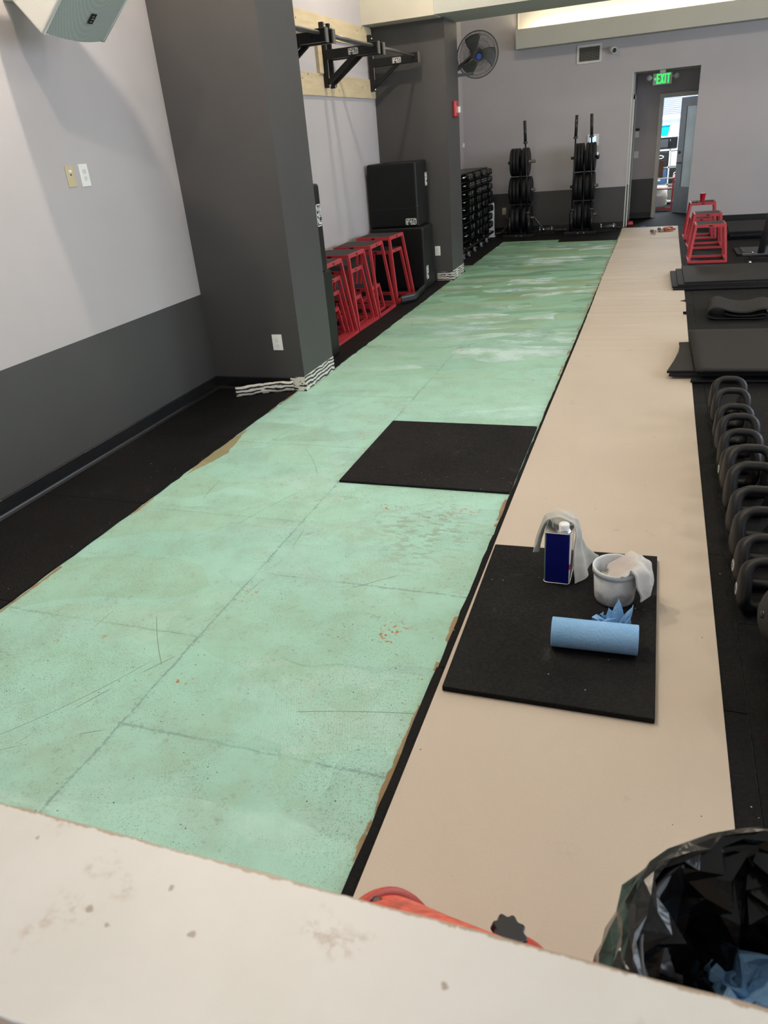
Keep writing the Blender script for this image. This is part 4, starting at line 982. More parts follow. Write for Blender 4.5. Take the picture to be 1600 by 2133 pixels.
MB().cyl((0.09, YS + 0.012, 1.13), (0.09, YS + 0.012, 1.27), 0.012, n=8).build('handle', M_BLKMET, t)
t = tag(MB().hexa([(0.27, YS + 0.05, 1.085), (0.36, YS + 0.05, 1.085), (0.36, YS + 0.2, 1.085), (0.27, YS + 0.2, 1.085)], [(0.29, YS + 0.08, 1.27), (0.33, YS + 0.08, 1.30), (0.34, YS + 0.15, 1.30), (0.29, YS + 0.15, 1.26)]).build('red_bag', mat('bag_red', (0.55, 0.02, 0.05), 0.5), bevel=0.02), 'small red bag on the cube shelf beside the microwave', 'bag')
tag(MB().box(-0.40, 0.25, YS + 0.02, YS + 0.36, 1.312, 1.33).build('white_board', M_WHITE), 'white board lying on top of the microwave in the store room', 'board')
t = thing('turquoise_tub', 'turquoise plastic tub on top of the microwave', 'tub', (-0.07, YS + 0.18, 1.332))
MB().hexa([(-0.19, YS + 0.06, 1.332), (0.03, YS + 0.06, 1.332), (0.03, YS + 0.3, 1.332), (-0.19, YS + 0.3, 1.332)], [(-0.23, YS + 0.04, 1.53), (0.065, YS + 0.04, 1.53), (0.065, YS + 0.33, 1.53), (-0.23, YS + 0.33, 1.53)]).build('tub_wall', mat('turquoise', (0.0, 0.42, 0.62), 0.35), t, bevel=0.01)
MB().box(-0.24, 0.075, YS + 0.03, YS + 0.34, 1.525, 1.54).build('rim', mat('turquoise', (0.0, 0.4, 0.6)), t, bevel=0.004)
# chair frame, white sack, yellow tub on the store room floor
t = thing('red_chair', 'red framed chair with wooden back in the store room doorway', 'chair', (0.0, 17.0, 0))
for x in (-0.34, 0.21):
    for y in (16.85, 17.25): MB().bar((x, y, 0), (x, y, 0.60 if y < 17 else 0.62), 0.03).build('leg', M_RED, t)
    MB().bar((x, 16.83, 0.60), (x, 17.27, 0.62), 0.035).build('armrest', M_RED, t)
MB().box(-0.35, 0.22, 16.84, 16.87, 0.60, 0.62).build('front_rail', M_WHITE, t)
MB().box(-0.33, 0.0, 17.22, 17.25, 0.60, 0.92).build('backrest', mat('chair_wood', (0.12, 0.05, 0.02), 0.5), t)
MB().box(-0.34, 0.21, 16.85, 16.88, 0.03, 0.06).build('stretcher', M_RED, t)
MB().box(-0.33, 0.2, 16.87, 17.22, 0.40, 0.42).build('seat', mat('chair_wood', (0.12, 0.05, 0.02)), t)
def sack(u, v):
    th = 2 * PI * u; z = 0.02 + 0.40 * v; rr = 0.14 + 0.03 * math.sin(PI * v) + 0.02 * noise.noise(Vector((math.cos(th) * 2, math.sin(th) * 2, v * 5)))
    return (-0.06 + rr * math.cos(th), 17.55 + rr * math.sin(th), z)
tag(MB().grid(sack, 24, 10, wrap=True).build('white_sack', mat('sack_white', (0.62, 0.62, 0.58), 0.7), solid=0.01), 'white cloth sack on the store room floor below the shelf', 'sack')
t = thing('yellow_tub', 'yellow tub with white rim on the store room floor', 'tub', (0.36, 17.5, 0))
MB().lathe([(0, 0), (0.10, 0), (0.115, 0.33), (0.10, 0.33), (0.09, 0.02), (0, 0.02)], 20, (0.37, 17.5, 0)).build('tub_wall', mat('tub_yellow', (0.62, 0.42, 0.01), 0.4), t)
MB().lathe([(0.115, 0.325), (0.122, 0.33), (0.122, 0.35), (0.11, 0.35), (0.11, 0.325), (0.115, 0.325)], 20, (0.37, 17.5, 0)).build('rim', M_WHITE, t)
# ------------------------------------------------------------------ row of handled weights
M_GRIP = mat('grip_weight_rubber', (0.0055, 0.0055, 0.0062), 0.5, var=0.15, vs=14, bump=0.2, bs=260, spec=0.35)
def grip_weight():
    t = thing('grip_weight', '', 'weight', (0, 0, 0), 'handled weights in a row')
    w, h = 0.172, 0.262
    c = []
    for (cx, cz, a0, rr) in ((w / 2 - 0.062, h - 0.018 - 0.062, 0, 0.062), (-w / 2 + 0.062, h - 0.018 - 0.062, 90, 0.062), (-w / 2 + 0.055, 0.02 + 0.055, 180, 0.055), (w / 2 - 0.055, 0.02 + 0.055, 270, 0.055)):
        for k in range(7):
            a = math.radians(a0 + 15 * k); c.append(Vector((cx + rr * math.cos(a), 0, cz + rr * math.sin(a))))
    fine = []
    n = len(c)
    for i in range(n):
        p, q = c[i], c[(i + 1) % n]; L = (q - p).length; k = max(1, int(L / 0.02))
        for j in range(k): fine.append(p.lerp(q, j / k))
    n = len(fine); b = MB(); m = 14; base = 0; vs = []; fs = []
    for i, p in enumerate(fine):
        d = (fine[(i + 1) % n] - fine[i - 1]).normalized(); nr = Vector((d.z, 0, -d.x))
        zz = p.z / h; side = max(0, 1 - ((abs(p.x) - w / 2) / 0.05) ** 2) if abs(p.x) > w / 2 - 0.05 else 0
        prof = max(0.0, 1 - abs(zz - 0.36) / 0.52) ** 0.6
        bb = 0.020 + 0.064 * side * prof; aa = 0.020 + 0.010 * side * prof
        if zz < 0.2: bb = max(bb, 0.026)
        for k in range(m):
            th = 2 * PI * k / m; ce, se = math.cos(th), math.sin(th)
            vs.append(p + nr * aa * (abs(ce) ** 0.8) * (1 if ce > 0 else -1) + Vector((0, bb, 0)) * se)
    for i in range(n):
        for k in range(m): fs.append((i * m + k, i * m + (k + 1) % m, ((i + 1) % n) * m + (k + 1) % m, ((i + 1) % n) * m + k))
    b.add(vs, fs, 0, True)
    b.build('handle_loop', M_GRIP, t)
    o = Vector((-w / 2 - 0.026, 0, 0.105))
    d = MB().cyl(o, o - Vector((0.004, 0, 0)), 0.026, n=24).build('number_disc', mat('number_disc_grey', (0.42, 0.42, 0.40), 0.4), t)
    text_mesh('number', '5', 0.034, o - Vector((0.0045, 0, 0)), (0, -1, 0), (0, 0, 1), 0.0006, mat('number_black', (0.02, 0.02, 0.02), 0.5), d)
    return t
YS_ = [4.80, 4.57, 4.30, 4.11, 3.89, 3.73, 3.60, 3.40, 3.16, 2.96, 2.76, 2.59]
XS_ = [0.51, 0.505, 0.513, 0.522, 0.528, 0.525, 0.523, 0.525, 0.527, 0.522, 0.520, 0.520]
SS_ = [0.94, 0.94, 0.92, 0.96, 0.94, 0.84, 1.06, 1.04, 1.0, 1.0, 0.93, 0.90]
on_ = ['end of the row at the rubber sheets', 'second from the rubber sheets', 'third from the rubber sheets', 'fourth from the rubber sheets', 'fifth from the rubber sheets', 'sixth from the rubber sheets, grey disc showing', 'seventh from the rubber sheets', 'sixth from the black ball', 'fifth from the black ball', 'fourth from the black ball', 'second visible from the black ball, number 5 disc', 'next to the black ball, number 5 disc']
gw = grip_weight()
drop = []
for i, (x, y, s, l) in enumerate(zip(XS_, YS_, SS_, on_)):
    o = gw if i == 0 else dup(gw, (0, 0, 0))
    x = 0.385 + (0.172 / 2 + 0.028) * s; o.location = (x, y, 0.0); o.scale = (s, s, s); o.rotation_euler = (0, 0, R.uniform(-0.05, 0.05)); o['label'] = 'black rubber weight with loop handle, ' + l
    if i in (5, 10, 11): continue
    for c_ in [k_ for k_ in o.children if k_.name.startswith('number_disc')]: drop.append(c_)
for c_ in drop:
    for k_ in list(c_.children): bpy.data.objects.remove(k_)
    bpy.data.objects.remove(c_)
def ball(x, y, r, label):
    t = thing('slam_ball', label, 'medicine ball', (x, y, 0), 'black slam balls')
    def fn(u, v):
        th, ph = 2 * PI * u, PI * (v - 0.5); d = Vector((math.cos(th) * math.cos(ph), math.sin(th) * math.cos(ph), math.sin(ph)))
        return Vector((x, y, r * 0.98)) + Vector((d.x, d.y, d.z * 0.98)) * r * (1 + 0.008 * noise.noise(d * 9))
    MB().grid(fn, 32, 20, wrap=True).build('shell', mat('slam_ball_rubber', (0.015, 0.014, 0.014), 0.7, bump=0.6, bs=60), t)
    MB().lathe([(0.0, 0), (0.014, 0.0), (0.014, 0.004), (0, 0.004)], 12, Vector((x - r * 0.93, y - r * 0.25, r * 1.15)), (-1, -0.3, 0.2)).build('valve', M_BASEB, t)
ball(0.575, 2.36, 0.145, 'black slam ball beside the last number 5 weight, partly out of frame')
ball(0.60, 2.06, 0.165, 'black slam ball at the picture edge in front of the other ball')

# ------------------------------------------------------------------ stacks of rubber sheets
def sheet(poly, z0, z1, label, group, m=None):
    return tag(MB().prism(poly, (0, 0, z0), (1, 0, 0), (0, 1, 0), (0, 0, z1 - z0)).build('rubber_sheet', m or M_MATR, bevel=0.002, seg=1), label, 'rubber mat', group)
ga = 'rubber sheets stacked by the red plyo boxes'
sheet([(0.205, 8.72), (1.28, 8.80), (1.25, 9.75), (0.215, 9.69)], 0.008, 0.026, 'bottom rubber sheet of the stack by the red plyo boxes', ga)
sheet([(0.195, 8.76), (1.27, 8.84), (1.24, 9.79), (0.175, 9.72)], 0.026, 0.045, 'second rubber sheet of the stack by the red plyo boxes', ga)
sheet([(0.25, 8.76), (1.30, 8.85), (1.27, 9.82), (0.235, 9.76)], 0.045, 0.062, 'third rubber sheet of the stack by the red plyo boxes', ga)
sheet([(0.315, 8.80), (1.36, 8.90), (1.34, 9.92), (0.30, 9.85)], 0.062, 0.080, 'topmost rubber sheet of the stack by the red plyo boxes', ga)
gb_ = 'rubber sheets stacked behind the handled weights'
sheet([(0.30, 5.42), (1.30, 5.50), (1.29, 6.4), (0.40, 6.36)], 0.008, 0.024, 'bottom rubber sheet of the stack behind the handled weights', gb_)
sheet([(0.155, 5.50), (1.2, 5.60), (1.2, 6.3), (0.42, 6.35), (0.27, 6.28)], 0.024, 0.043, 'torn rubber sheet low in the stack behind the handled weights', gb_)
sheet([(0.14, 5.52), (1.22, 5.62), (1.2, 6.3), (0.34, 6.44), (0.325, 6.34), (0.232, 6.33), (0.236, 6.26), (0.225, 6.05), (0.19, 5.80)], 0.043, 0.061, 'ragged rubber sheet jutting over the paper edge under the top sheet', gb_)
sheet([(0.36, 5.46), (1.40, 5.54), (1.36, 6.52), (0.36, 6.5)], 0.061, 0.079, 'rubber sheet just under the top one behind the handled weights', gb_)
def curled():
    z = lambda x, y: 0.081 + 0.012 * max(0, (x - 0.8)) + 0.004 * math.sin(y * 5)
    def fn(u, v):
        x0 = 0.305 + 0.02 * (1 - v); y = 5.40 + 1.17 * v; x = x0 + (1.38 - x0) * u
        return (x, y + 0.06 * u, z(x, y) + 0.012)
    tag(MB().grid(fn, 16, 16).build('rubber_sheet', M_MATR, solid=0.016), 'topmost broad rubber sheet of the stack behind the handled weights', 'rubber mat', gb_)
curled()
def folded():
    P = [(.63, .055), (.70, .036), (.85, .032), (.95, .047), (.985, .032), (.9, .011), (.7, .010), (.56, .010), (.492, .034), (.497, .080), (.54, .107), (.60, .100), (.70, .070), (.82, .064), (.93, .092), (.99, .088), (1.03, .052), (1.0, .022)]
    C = catmull([(x, 0, z) for x, z in P], 6); n = len(C) - 1
    def fn(u, v):
        p = C[min(n, int(round(u * n)))]; return (p.x + 0.03 * v, 7.34 + 0.52 * v, p.z + 0.004)
    tag(MB().grid(fn, n, 6).build('folded_rubber_mat', M_MATR, solid=0.007), 'black rubber mat folded over itself, lying between the two sheet stacks', 'rubber mat')
folded()
tag(MB().prism([(1.02, 7.62), (1.16, 7.60), (1.20, 7.68), (1.10, 7.74), (1.0, 7.70)], (0, 0, 0.002), (1, 0, 0), (0, 1, 0), (0, 0, 0.012)).build('white_scrap', M_WHITE, bevel=0.003), 'white scrap on the floor beside the folded rubber mat', 'scrap')

# rack at the picture edge, with sheets behind it
gc = 'rubber sheets against the end wall'
for k, (x0, y0, y1) in enumerate(((0.96, 12.55, 13.75), (0.98, 12.50, 13.72), (1.0, 12.46, 13.70), (0.97, 12.52, 13.78), (0.99, 12.5, 13.75))):
    sheet([(x0, y0), (2.1, y0 + 0.06), (2.1, y1), (x0 + 0.04, y1 - 0.04)], 0.001 + 0.022 * k, 0.022 + 0.022 * k, 'flat rubber sheet in the pile by the end wall, %s' % ('bottom one', 'second from below', 'third from below', 'fourth from below', 'top one')[k], gc)
def stand():
    t = thing('squat_stand', 'dark steel squat stand with bolted foot at the picture edge', 'gym rack', (1.3, 10.8, 0))
    MB().box(1.03, 2.2, 10.62, 10.72, 0.05, 0.075).build('foot_bar', M_GREYMET, t, bevel=0.006)
    MB().box(1.12, 1.20, 10.63, 10.71, 0.0, 0.05).box(2.0, 2.08, 10.63, 10.71, 0.0, 0.05).build('foot_pad', M_BLKMET, t)
    MB().prism([(1.0, 10.95), (1.95, 10.75), (1.95, 11.55), (0.99, 11.5)], (0, 0, 0.0), (1, 0, 0), (0, 1, 0), (0, 0, 0.028)).build('floor_plate', M_MATR, t, bevel=0.004)
    MB().prism([(1.07, 11.02), (1.9, 10.85), (1.9, 11.5), (1.06, 11.45)], (0, 0, 0.028), (1, 0, 0), (0, 1, 0), (0, 0, 0.01)).build('ridged_inset', M_BLKMET, t, bevel=0.003)
    MB().cyl((1.245, 10.67, 0.07), (1.335, 10.67, 0.86), 0.042, n=20).build('lower_post', mat('post_steel', (0.045, 0.047, 0.058), 0.32, metal=0.5), t)
    MB().box(1.29, 1.385, 10.62, 10.72, 0.84, 2.2).build('upper_post', M_BLKMET, t, bevel=0.006)
    MB().cyl((1.335, 10.615, 0.89), (1.335, 10.60, 0.89), 0.022, n=10).build('lock_bolt', M_CHROME, t)
    for x in (1.15, 1.33): MB().cyl((x, 10.67, 0.075), (x, 10.67, 0.09), 0.016, n=8).build('foot_bolt', M_CHROME, t)
    MB().box(1.29, 2.1, 10.64, 10.70, 0.18, 0.24).build('cross_bar', M_BLKMET, t, bevel=0.004)
    MB().box(1.36, 1.50, 10.60, 10.62, 0.45, 0.86).build('white_sign', M_WHITE, t)
stand()
tag(MB().lathe([(0, 0), (0.018, 0), (0.022, 0.012), (0.012, 0.03), (0, 0.034)], 12, (1.10, 10.36, 0.0)).build('loose_bolt', M_CHROME), 'loose bright bolt lying on the floor in front of the squat stand', 'bolt')

# ------------------------------------------------------------------ small litter at the far end of the paper
for x, y, rz, l in ((-0.075, 13.45, -0.95, 'closest to the middle of the paper'), (0.035, 13.66, -0.95, 'beside the orange wrapper')):
    t = thing('small_can', 'small silver can lying on the far paper, ' + l, 'can', (x, y, 0.03), 'small cans at the paper end')
    d = Vector((math.cos(rz), math.sin(rz), 0)); c = Vector((x, y, 0.042)); m_ = mat('can_brown_silver', (0.55, 0.47, 0.42), 0.25, metal=0.8)
    MB().cyl(c - d * 0.05, c + d * 0.05, 0.030, n=18).build('can_wall', m_, t, bevel=0.004)
    MB().cyl(c - d * 0.053, c - d * 0.049, 0.024, n=18).build('can_lid', M_CHROME, t)
def crumple(cx, cy, cz, sx, sy, sz, nu, nv, seed, spike=0.0):
    rr = random.Random(seed)
    pts = [[Vector((cx + sx * ((i / nu - 0.5) * 0.9 + rr.uniform(-0.34, 0.34)), cy + sy * ((j / nv - 0.5) * 0.9 + rr.uniform(-0.34, 0.34)), cz + sz * rr.uniform(0.02, 1.0))) for i in range(nu + 1)] for j in range(nv + 1)]
    b = MB(); vs = [p for row in pts for p in row]; fs = []
    for j in range(nv):
        for i in range(nu):
            a = j * (nu + 1) + i; fs += [(a, a + 1, a + nu + 2), (a, a + nu + 2, a + nu + 1)]
    b.add(vs, fs); return b
tag(crumple(0.145, 13.70, 0.012, 0.12, 0.12, 0.07, 6, 6, 5).build('orange_wrapper', mat('wrapper_orange', (0.50, 0.13, 0.05), 0.45), solid=0.002), 'crumpled orange wrapper at the far end of the paper', 'wrapper')
t = thing('plastic_pot', 'small red and white plastic pot at the far end of the paper', 'pot', (0.235, 13.84, 0.012))
MB().lathe([(0, 0), (0.038, 0), (0.04, 0.02), (0, 0.022)], 16, (0.235, 13.84, 0.012)).build('pot_wall', M_REDP, t)
MB().lathe([(0, 0.022), (0.034, 0.022), (0.03, 0.045), (0, 0.048)], 16, (0.235, 13.84, 0.012)).build('pot_top', M_WHITE, t)

# ------------------------------------------------------------------ work mat with can, bucket, towels and paper roll
ZM = 0.026
wm = tag(MB().prism([(-0.575, 1.872), (0.112, 1.878), (0.107, 2.895), (-0.588, 2.868)], (0, 0, 0.0055), (1, 0, 0), (0, 1, 0), (0, 0, ZM - 0.0055)).build('rubber_mat', M_MAT, bevel=0.002, seg=1), 'black rubber work mat lying on the paper under can, bucket and paper roll', 'rubber mat')
def can():
    x0, x1, y0, y1, z0, z1 = -0.333, -0.228, 2.592, 2.758, ZM, ZM + 0.236
    t = thing('solvent_can', 'tall dark blue metal solvent can with white cap on the work mat', 'can', ((x0 + x1) / 2, (y0 + y1) / 2, z0))
    def rr(r, n=5):
        out = []
        for cx, cy, a0 in ((x1 - r, y1 - r, 0), (x0 + r, y1 - r, 90), (x0 + r, y0 + r, 180), (x1 - r, y0 + r, 270)):
            out += [(cx + r * math.cos(math.radians(a0 + 90 * k / n)), cy + r * math.sin(math.radians(a0 + 90 * k / n))) for k in range(n + 1)]
        return out
    g = G('can_print'); x, y, z = g.xyz()
    c = g.mix(x.gt(0.0475), (0.004, 0.006, 0.11), (0.62, 0.60, 0.60))
    c = g.mix(x.gt(0.0475) * z.gt(0.07) * z.lt(0.095), c, (0.55, 0.03, 0.05))
    c = g.mix(x.lt(-0.0465) * 1.0, c, (0.10, 0.16, 0.14))
    g.col(c); g.rough(0.22); g.b.inputs['Coat Weight'].default_value = 0.3
    MB().prism(rr(0.012), (0, 0, z0 + 0.003), (1, 0, 0), (0, 1, 0), (0, 0, z1 - z0 - 0.006)).build('can_wall', g.m, t)
    rim = MB()
    P = rr(0.013)
    for zz in (z0 + 0.003, z1 - 0.001): rim.tube([(a, b, zz) for a, b in P], 0.0028, 6, closed=True)
    rim.build('rolled_rims', M_CHROME, t)
    MB().prism(rr(0.012), (0, 0, z1 - 0.004), (1, 0, 0), (0, 1, 0), (0, 0, 0.002)).build('lid', M_CHROME, t)
    cx, cy = x1 - 0.032, y0 + 0.032
    MB().lathe([(0.030, 0), (0.030, 0.004), (0.024, 0.006), (0.024, 0.011), (0.0, 0.011)], 24, (cx, cy, z1 - 0.003)).build('neck', M_CHROME, t)
    MB().lathe([(0.0205, 0.008), (0.0205, 0.028), (0.018, 0.031), (0.0, 0.031)], 28, (cx, cy, z1)).build('screw_cap', mat('cap_white', (0.8, 0.8, 0.8), 0.4), t)
    hp = catmull([(x0 + 0.018, y0 + 0.10, z1 - 0.003), (x0 + 0.022, y0 + 0.10, z1 + 0.022), (x0 + 0.035, y0 + 0.10, z1 + 0.028), (x1 - 0.045, y0 + 0.10, z1 + 0.024), (x1 - 0.02, y0 + 0.10, z1 + 0.028), (x1 - 0.012, y0 + 0.10, z1 - 0.003)], 4)
    def fn(u, v): p = hp[min(len(hp) - 1, int(round(u * (len(hp) - 1))))]; return (p.x, p.y + (v - 0.5) * 0.02, p.z)
    MB().grid(fn, len(hp) - 1, 1).build('carry_handle', M_CHROME, t, solid=0.002)
can()
def terry(name, col):
    g = G(name); n = g.noise(700, 3, 0.8); k = g.noise(18, 4)
    c = g.mix(k.ss(0.35, 0.7), dk(col, 0.82), col); c = g.mix(n.ss(0.3, 0.6) * 0.45, c, dk(col, 0.55))
    g.col(c); g.rough(0.95); g.b.inputs['Sheen Weight'].default_value = 0.3; g.bump(g.noise(420, 3, 0.8), 0.9, 0.004); return g.m
M_TOWG = terry('grey_terry', (0.80, 0.77, 0.70)); M_TOWW = terry('white_terry', (0.90, 0.88, 0.85)); M_STAIN = terry('stained_terry', (0.74, 0.63, 0.57))
def stained_terry():
    g = G('stained_white_terry'); x, y, z = g.xyz(); n = g.noise(700, 3, 0.8); k = g.noise(18, 4)
    c = g.mix(k.ss(0.35, 0.7), (0.74, 0.72, 0.70), (0.90, 0.88, 0.85)); c = g.mix(n.ss(0.3, 0.6) * 0.4, c, (0.50, 0.48, 0.46))
    f = (1.0 - ((x + 0.045).abs() * 9.0 + (y - 2.53).abs() * 5.0 + (g.noise(24, 4) - 0.5) * 1.2).ss(0.25, 0.75))
    c = g.mix(f * 0.6, c, (0.58, 0.45, 0.39)); g.col(c); g.rough(0.95); g.b.inputs['Sheen Weight'].default_value = 0.3; g.bump(g.noise(420, 3, 0.8), 0.9, 0.004); return g.m
M_TOWS = stained_terry()
def towel_on_can():
    path = [(-0.378, 0.122), (-0.372, 0.155), (-0.362, 0.20), (-0.350, 0.245), (-0.335, 0.280), (-0.300, 0.2985), (-0.262, 0.2985), (-0.226, 0.284), (-0.208, 0.245), (-0.203, 0.19), (-0.195, 0.13), (-0.178, 0.085), (-0.165, 0.055)]
    C = catmull([(x, 0, z) for x, z in path], 5); n = len(C) - 1
    def fn(u, v):
        i = min(n, int(round(u * n))); p = C[i]; s = (v - 0.5) * 2; t = u
        w = 0.028 + 0.010 * math.exp(-((t - 0.45) / 0.2) ** 2) + 0.05 * max(0, (t - 0.62) / 0.38)
        yc = 2.69 + 0.01 * math.sin(t * 6) - 0.03 * max(0, t - 0.6)
        fold = 0.010 * math.sin(s * 4.2 + t * 3) * (0.5 + abs(t - 0.45) * 1.6)
        d = (C[min(i + 1, n)] - C[max(i - 1, 0)]).normalized(); nr = Vector((-d.z, 0, d.x))
        nz = noise.noise(Vector((t * 14, s * 3, 2))) * 0.006
        q = p + nr * (fold + nz) + Vector((0.030 * s * max(0, t - 0.7) / 0.3, 0, 0.0))
        zt = q.z + (0.028 * s * max(0, t - 0.75) / 0.25) - (0.02 * (1 - abs(s)) * max(0, t - 0.9) / 0.1)
        return (q.x, yc + w * s, max(zt, ZM + 0.006))
    return tag(MB().grid(fn, n, 14).build('grey_towel', M_TOWG, solid=0.006, sub=1), 'grubby white terry towel draped over the solvent can', 'towel')
towel_on_can()
BX, BY = -0.050, 2.532
def bucket():
    t = thing('mixing_bucket', 'translucent white mixing bucket with printed scales on the work mat', 'bucket', (BX, BY, ZM))
    g = G('bucket_plastic'); x, y, z = g.xyz(); th = y.atan2(x)
    col = g.mix((g.noise(16, 3) + z * -6.0 + 0.25).ss(0.35, 0.62), (0.70, 0.71, 0.71), (0.40, 0.39, 0.38))
    fr = lambda k: (th * k).fract()
    cols = fr(14.0).lt(0.07) + fr(7.0).lt(0.05)
    digs = g.noise(330, 1, vec=g.vec(th * 0.28, z * 2.2, 0.0)).gt(0.60) * fr(14.0).gt(0.3)
    zone = z.gt(0.022) * z.lt(0.122) * th.lt(-0.5) * th.gt(-2.35)
    ruler = (z * 62.0).fract().lt(0.10) * z.gt(0.05) * z.lt(0.13) * th.lt(-2.42) * th.gt(-2.9)
    f = ((cols + digs * 0.8) * zone).mn(1.0).mx(ruler)
    col = g.mix(f * 0.55, col, (0.10, 0.11, 0.14))
    g.col(col); g.rough(0.38); g.b.inputs['Subsurface Weight'].default_value = 0.0
    tr = g.new('ShaderNodeBsdfTranslucent'); g.link(col, tr.inputs[0]); mx = g.new('ShaderNodeMixShader'); mx.inputs[0].default_value = 0.22
    g.link(g.b.outputs[0], mx.inputs[1]); g.link(tr.outputs[0], mx.inputs[2]); g.link(mx.outputs[0], g.nt.nodes['Material Output'].inputs[0])
    MB().lathe([(0.0, 0.002), (0.068, 0.002), (0.074, 0.006), (0.0765, 0.02), (0.0835, 0.145), (0.0815, 0.145), (0.0745, 0.02), (0.070, 0.009), (0.0, 0.008)], 48, (BX, BY, ZM)).build('bucket_wall', g.m, t)
    MB().lathe([(0.0835, 0.128), (0.0875, 0.128), (0.0885, 0.150), (0.086, 0.154), (0.082, 0.152), (0.0815, 0.140)], 48, (BX, BY, ZM)).build('rim_band', mat('bucket_rim', (0.66, 0.67, 0.67), 0.35), t)
bucket()
def towel_in_bucket():
    """over the rim: one end lies stained inside, the other hangs bunched outside"""
    NU_, NV_ = 40, 22
    def fn(u, v):
        s = (v - 0.5) * 2
        if u < 0.5:
            k = u / 0.5                                     # inside, from the middle up to the rim
            th = math.radians(-8 + s * (22 + 26 * k)); rad = -0.030 + 0.108 * k
            ang = Vector((math.cos(th), math.sin(th), 0)); px_ = ang.x * (rad + 0.03) - 0.03; py_ = ang.y * (rad + 0.055) * 1.0 + 0.052 * s * (1 - k)
            z = 0.098 + 0.072 * k ** 0.7 + 0.018 * (s > 0) * s * (1 - k * 0.4)
        else:
            k = (u - 0.5) / 0.5                             # over the rim and down the outside
            th = math.radians(-10 + s * (46 - 20 * k)); rad = 0.080 + 0.040 * math.sin(min(1, k * 1.4) * PI / 2) + 0.010 * k
            px_, py_ = rad * math.cos(th), rad * math.sin(th); z = 0.172 + 0.010 * math.sin(k * PI) - 0.125 * max(0, k - 0.12) ** 1.1 + 0.015 * s * k
        w = noise.noise(Vector((u * 7, s * 2.2, 1))) * 0.010 + noise.noise(Vector((u * 15, s * 5, 6))) * 0.005
        fold = (0.010 * math.sin(s * 7 + u * 5) if u > 0.48 else 0.003 * math.sin(s * 5))
        return (BX + px_ + w + fold * 0.8, BY + py_ + w * 0.5, ZM + max(0.02, z + w * 0.6 + fold * 0.5))
    o = MB().grid(fn, NU_, NV_)
    o.mi = [1 if noise.noise(Vector(((k % NU_) * 0.13, (k // NU_) * 0.22, 2))) + 0.5 - abs((k % NU_) / NU_ - 0.22) * 3.2 - abs((k // NU_) / NV_ - 0.5) * 1.2 > 0.05 else 0 for k in range(len(o.f))]
    tag(o.build('white_towel', [M_TOWS, M_TOWS], solid=0.009, sub=1), 'white terry towel with a brown stain hanging out of the mixing bucket', 'towel')
    def fn2(u, v):
        th = 2 * PI * u; r_ = 0.072 * v; return (BX + r_ * math.cos(th), BY + r_ * math.sin(th), ZM + 0.088 + 0.022 * noise.noise(Vector((r_ * 40 * math.cos(th), r_ * 40 * math.sin(th), 3))) - 0.3 * r_ * r_)
    tag(MB().grid(fn2, 28, 8, wrap=True).build('rag', M_TOWW, solid=0.006), 'white terry rag crammed inside the mixing bucket', 'rag')
towel_in_bucket()
def roll():
    a, b, r = Vector((-0.248, 2.192, ZM + 0.0535)), Vector((0.047, 2.204, ZM + 0.0535)), 0.0535
    d = (b - a).normalized(); t = thing('paper_towel_roll', 'light blue shop paper towel roll lying on the work mat', 'paper roll', (a + b) / 2)
    g = G('blue_towel_paper'); n = g.noise(160, 3, 0.6); c = g.mix(g.noise(6, 3).ss(0.3, 0.7), (0.20, 0.40, 0.66), (0.25, 0.46, 0.72)); c = g.mix(n.ss(0.45, 0.7) * 0.3, c, (0.15, 0.32, 0.56))
    g.col(c); g.rough(0.85); g.bump(g.noise(110, 4, 0.6), 0.6, 0.004); MATS['blue_towel_paper'] = g.m
    MB().lathe([(0.021, 0.0), (r - 0.001, 0.0), (r, 0.002), (r, (b - a).length - 0.002), (r - 0.001, (b - a).length), (0.021, (b - a).length), (0.021, 0.0)], 56, a, d).build('paper_wound', g.m, t)
    MB().lathe([(0.019, 0.001), (0.0215, 0.001), (0.0215, (b - a).length - 0.001), (0.019, (b - a).length - 0.001), (0.019, 0.001)], 32, a, d).build('cardboard_core', mat('cardboard', (0.35, 0.24, 0.15), 0.8), t)
roll()
M_BLUE = MATS['blue_towel_paper']
def used_towel():
    b = crumple(-0.062, 2.335, ZM + 0.002, 0.080, 0.060, 0.050, 7, 6, 21)
    def petal(base, tip, side, w):
        base, tip, side = Vector(base), Vector(tip), Vector(side); N = 5; vs = []; fs = []
        for i in range(N + 1):
            k = i / N; c = base.lerp(tip, k); ww = w * (1 - k) ** 0.6 * (0.55 + 0.9 * k * (1 - k) * 2)
            for j, q in enumerate((-1, 0, 1)): vs.append(c + side * ww * q + Vector((0, -0.010 * (1 - abs(q)), 0.004 * q)))
        for i in range(N):
            for j in range(2): a_ = i * 3 + j; fs.append((a_, a_ + 1, a_ + 4, a_ + 3))
        b.add(vs, fs)
    petal((-0.030, 2.330, ZM + 0.010), (-0.030, 2.348, ZM + 0.118), (1, 0.1, 0), 0.032)
    petal((-0.015, 2.326, ZM + 0.008), (0.022, 2.340, ZM + 0.104), (0.9, 0.2, -0.3), 0.026)
    petal((-0.045, 2.332, ZM + 0.015), (-0.062, 2.342, ZM + 0.078), (0.9, 0, 0.3), 0.026)
    petal((-0.008, 2.322, ZM + 0.002), (0.012, 2.328, ZM + 0.062), (1, 0, 0), 0.028)
    tag(b.build('crumpled_paper_towel', M_BLUE, solid=0.0015), 'crumpled light blue paper towel between bucket and roll', 'paper towel')
used_towel()

